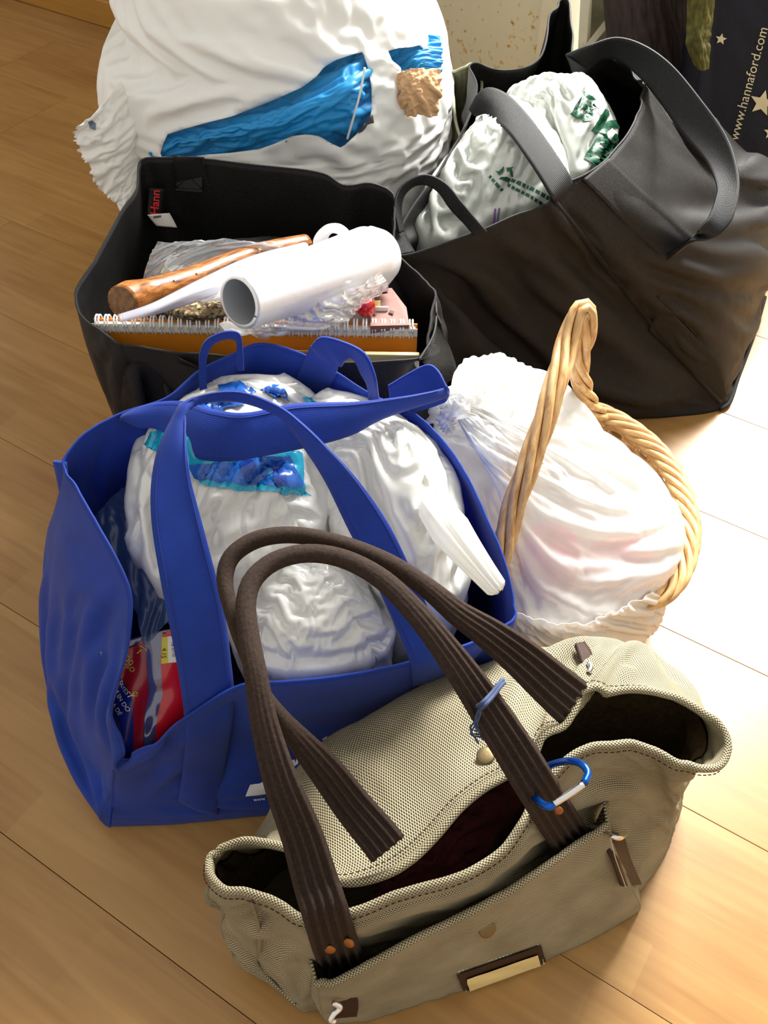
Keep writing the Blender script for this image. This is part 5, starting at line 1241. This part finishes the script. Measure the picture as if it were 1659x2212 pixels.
# twisted tail of bag B
C = path([(930,1090,.322),(962,1130,.325),(1000,1180,.320),(1040,1230,.312),(1066,1262,.306),(1078,1276,.303)], 50)
R_ = np.interp(np.linspace(0, 1, 50), [0, .35, .8, .97, 1], [.012, .0155, .0095, .0075, .002])
X = tube_grid(C, R_, 40); N = gnormals(X, True); X = X + N * (.0016 * np.sin(np.arange(40) * 1.9 + 1)[None, :] * np.linspace(.4, 1, 50)[:, None])[..., None]
V, F = tube_mesh(X); mesh_obj('twisted_tail', V, F, M_GROC, gB)
# clear side wall film on the left
X = loft([[(205,1120,.262),(240,1075,.272),(290,1040,.285)],[(225,1180,.255),(280,1120,.27),(320,1090,.29)],[(265,1270,.245),(310,1200,.265),(340,1170,.285)],[(300,1340,.235),(345,1290,.25),(370,1260,.27)],[(310,1400,.22),(350,1350,.235),(385,1330,.25)]], 70, 50, closed=False)
X = crumple(X, 1.05, 1.05, 60, .03, .003, -.006, .006, False, 7, .4, (5, 5))
grid_obj('clear_wrapper', X, film('bluish_clear_film', (70, 98, 150), .3, .5, .3, .06, 0), label='dusky clear plastic wrapper along the left inside of the blue bag', cat='plastic wrapper', solid=.0004)
# prints on bag A
TA = bvh_of([gA]); M_BP = plain('blue_print', (26, 86, 170), .25, coat=.4); M_TQ = plain('turquoise_print', (20, 150, 186), .25, coat=.4); M_BP2 = plain('dark_blue_print', (22, 60, 140), .25, coat=.4)
def pr(name, q, mat, lift=.0022):
    V2, F2, c, s = poly2(q); decal(name, V2, F2, c, s, 0, TA, mat, gA, lift=lift, dens=5)
pr('turquoise_band', [(312,962),(345,945),(350,985),(395,1000),(440,1050),(520,1060),(600,1062),(672,1074),(655,1056),(648,980),(420,985),(396,905),(330,935)], M_TQ)
pr('blue_band', [(405,1005),(470,1000),(560,985),(625,985),(650,1050),(560,1048),(470,1040),(420,1030)], M_BP, .0030)
pr('dark_band', [(520,1000),(545,995),(560,1046),(530,1044)], M_BP2, .0036)
pr('dark_band', [(580,990),(604,990),(618,1046),(596,1046)], M_BP2, .0036)
pr('blue_band', [(405,880),(440,862),(500,858),(540,875),(470,890),(410,900)], M_BP)
pr('blue_band', [(470,838),(520,826),(555,848),(520,858),(480,852)], M_BP)
pr('blue_band', [(560,842),(605,834),(628,866),(590,862)], M_BP)
pr('blue_band', [(650,860),(690,858),(698,872),(660,872)], M_TQ)
# ---- red treat bag with price sticker
rb = root('treat_bag', P(330, 1500, .08), 'red and blue plastic packet with yellow and white price sticker in the blue bag', 'packet')
rc = [[(232,1420,.215),(228,1500,.18),(240,1600,.14),(262,1660,.10)],[(275,1390,.222),(270,1490,.186),(275,1590,.148),(290,1650,.11)],[(320,1370,.226),(322,1470,.190),(320,1570,.152),(325,1635,.115)],[(370,1355,.228),(375,1455,.192),(375,1550,.155),(370,1610,.12)],[(420,1350,.226),(430,1440,.19),(430,1530,.155),(420,1590,.12)]]
X = loft(rc, 90, 90, closed=False); X = crumple(X, 1.02, 1.015, 40, .04, .003, -.004, .005, False, 17, .4, (4, 4), levels=(9,))
M_CLEARP = film('clear_packet', (86, 92, 150), .25, .15, .15, .2, .0008, 40)
rbf = grid_obj('packet_film', X, M_CLEARP, rb, solid=.0006)
TRB = bvh_of([rbf]); M_RED = plain('red_print', (196, 14, 28), .3, coat=.4); M_DRED = plain('deep_red_print', (140, 14, 34), .35, coat=.3); M_DBL = plain('navy_print', (18, 32, 120), .35, coat=.3); M_YEL = plain('yellow_print', (214, 200, 60), .5); M_OCH = plain('ochre_print', (176, 160, 70), .5)
def pr2(name, q, mat, lift=.0008):
    V2, F2, c, s = poly2(q); return decal(name, V2, F2, c, s, 0, TRB, mat, rb, lift=lift, dens=4)
pr2('red_panel', [(351,1360),(372,1360),(382,1430),(400,1540),(388,1570),(330,1615),(345,1530),(352,1500),(348,1420)], M_RED)
pr2('red_panel', [(312,1374),(316,1440),(320,1500),(312,1540),(310,1620),(286,1640),(286,1530),(280,1490),(254,1455),(262,1405),(296,1392)], M_DRED)
pr2('navy_panel', [(254,1462),(276,1480),(286,1510),(288,1640),(276,1645),(262,1560),(240,1524),(246,1490)], M_DBL, .0012)
st_ = pr2('sticker', [(350,1374),(362,1373),(364,1430),(350,1432)], M_YEL, .0014); pr2('sticker', [(362,1373),(372,1372),(381,1428),(364,1430)], M_WHITETAG, .0014)
M_INK = plain('black_ink', (30, 30, 30), .6)
V2, F2 = text_mesh('4.15'); decal('price_lettering', V2, F2, (355, 1409), 13, 1.60, TRB, M_INK, rb, lift=.002)
V2, F2 = text_mesh('16-3770'); decal('number_lettering', V2, F2, (374, 1400), 10, 1.50, TRB, M_INK, rb, lift=.002)
for s_, c, sz, an in (('T', (304,1404), 26, .75), ('oo', (280,1422), 26, .75), ('so', (286,1440), 24, .8), ('o', (272,1434), 22, .8), ('e', (292,1494), 24, .2)):
    V2, F2 = text_mesh(s_); decal('ochre_lettering', V2, F2, c, sz, an, TRB, M_OCH, rb, lift=.0016)
for s_, c, an in (('OLYEST', (272,1486), .95), ('E EN DO', (266,1512), 1.0), ('A DE', (256,1530), 1.0)):
    V2, F2 = text_mesh(s_); decal('white_lettering', V2, F2, c, 13, an, TRB, M_WHITEINK, rb, lift=.0018)
# a dark cloth layer in the bottom of the bag
X = loft([[W(-.09 + .165*math.cos(a)*k, .535 + .09*math.sin(a)*k, h) for k, h in ((.03,.12),(.7,.115),(1,.08),(.95,.01))] for a in np.linspace(0, 2*math.pi, 16, endpoint=False)], 80, 30)
grid_obj('folded_cloth', crumple(X, 1.05, 1.05, 40, .03, .004, -.006, .006, True, 3), plain('navy_cloth', (20, 24, 60), .9), wrap=True, cap=True, label='folded navy cloth in the bottom of the blue bag', cat='cloth')

# ================================================================== things standing against the patio door
def W_(px, py, y): return W(*PY(px, py, y))
M_NAVYBAG = nonwoven('midnight_blue_nonwoven', (16, 20, 36), .6, .3)
sb_ = root('starry_bag', (.62, 1.42, 0), 'midnight blue shopping bag with cream stars and web address, by the patio door', 'bag')
cols = []
frontx = [(1528,-120),(1560,-120),(1620,-122),(1700,-126),(1780,-130)]
bot = [(.475,1.40),(.52,1.385),(.58,1.375),(.64,1.37),(.70,1.375)]
for (px, py), (bx, by) in zip(frontx, bot): t_ = PY(px, py, 1.46); cols.append([W(*t_), W(t_[0]*.7+bx*.3, 1.44, t_[2]*.72), W(t_[0]*.35+bx*.65, 1.415, t_[2]*.38), W(bx, by, .002)])
for (px, py), (bx, by) in list(zip(frontx, bot))[::-1]: t_ = PY(px, py, 1.46); cols.append([W(t_[0], t_[1]+.05, t_[2]), W(t_[0]*.7+bx*.3, 1.53, t_[2]*.72), W(t_[0]*.35+bx*.65, 1.53, t_[2]*.38), W(bx, by+.13, .002)])
X = crumple(loft(cols, 120, 60), 1.012, 1.012, 50, .04, .003, -.006, .006, True, 91, .5, (5, 12))
sbo = grid_obj('bag_body', X, M_NAVYBAG, sb_, wrap=True, cap=True, solid=.0016)
TSB = bvh_of([sbo]); M_CRM = plain('cream_ink', (214, 206, 170), .6)
V2, F2 = text_mesh('www.hannaford.com'); decal('printed_address', V2, F2, (1617, 180), 30, -1.31, TSB, M_CRM, sb_, lift=.001)
for cx, cy, r_, an in ((1557,84,13,.2),(1646,222,29,.25),(1664,286,16,.1)):
    V2, F2 = star2(); decal('printed_star', V2, F2, (cx, cy), r_, an, TSB, M_CRM, sb_, lift=.001)
# dark brown cloth and an olive scarf hanging beside it
X = loft([[W_(1300,-80,1.555),W_(1310,60,1.525),W_(1320,200,1.505),W_(1330,330,1.485)],[W_(1380,-90,1.515),W_(1390,60,1.495),W_(1400,200,1.475),W_(1410,330,1.455)],[W_(1450,-90,1.525),W_(1460,60,1.505),W_(1470,200,1.485),W_(1480,330,1.465)],[W_(1530,-90,1.505),W_(1530,60,1.485),W_(1530,200,1.475),W_(1530,340,1.455)]], 120, 70, closed=False)
X = crumple(X, 1.14, 1.02, 80, .02, .006, -.02, .02, False, 92, .3, (3, 8))
grid_obj('brown_cloth', X, plain('dark_brown_cloth', (44, 31, 27), .85, noise=.4, nscale=60), solid=.003, label='dark brown cloth hanging in folds beside the starry bag', cat='cloth')
X = loft([[W_(1492,-80,1.41),W_(1486,30,1.40),W_(1484,90,1.385),W_(1500,140,1.375)],[W_(1522,-85,1.395),W_(1516,30,1.38),W_(1510,90,1.365),W_(1516,150,1.36)],[W_(1548,-80,1.40),W_(1540,30,1.39),W_(1530,90,1.38),W_(1530,150,1.37)]], 60, 60, closed=False)
X = crumple(X, 1.12, 1.04, 60, .02, .005, -.01, .01, False, 93, .3, (4, 4))
grid_obj('olive_scarf', X, plain('olive_yellow_knit', (84, 80, 30), .9, noise=.5, nscale=90, bumpd=.001), solid=.003, label='olive yellow knitted scarf hanging beside the starry bag', cat='scarf')
# framed picture leaning on the door frame
pf = root('framed_picture', PY(1300, 200, 1.58), 'cream framed picture leaning by the patio door behind the large black bag', 'picture')
def strip(name, a, b, c, d, mat, par, th=.008): return slab(name, pts([a, b, c, d]), (.5, .85, 0), th, mat, par)
M_ART = plain('faded_print', (112, 110, 84), .5, noise=.6, nscale=22)
strip('picture_print', W_(1256,210,1.560), W_(1262,-100,1.590), W_(1420,-100,1.575), W_(1420,210,1.545), M_ART, pf)
strip('frame_side', W_(1244,200,1.535), W_(1258,-90,1.57), W_(1276,-90,1.57), W_(1262,200,1.535), M_CREAM, pf, .014)
strip('frame_bottom', W_(1262,100,1.535), W_(1352,-14,1.55), W_(1364,-4,1.55), W_(1268,112,1.535), M_CREAM, pf, .012)
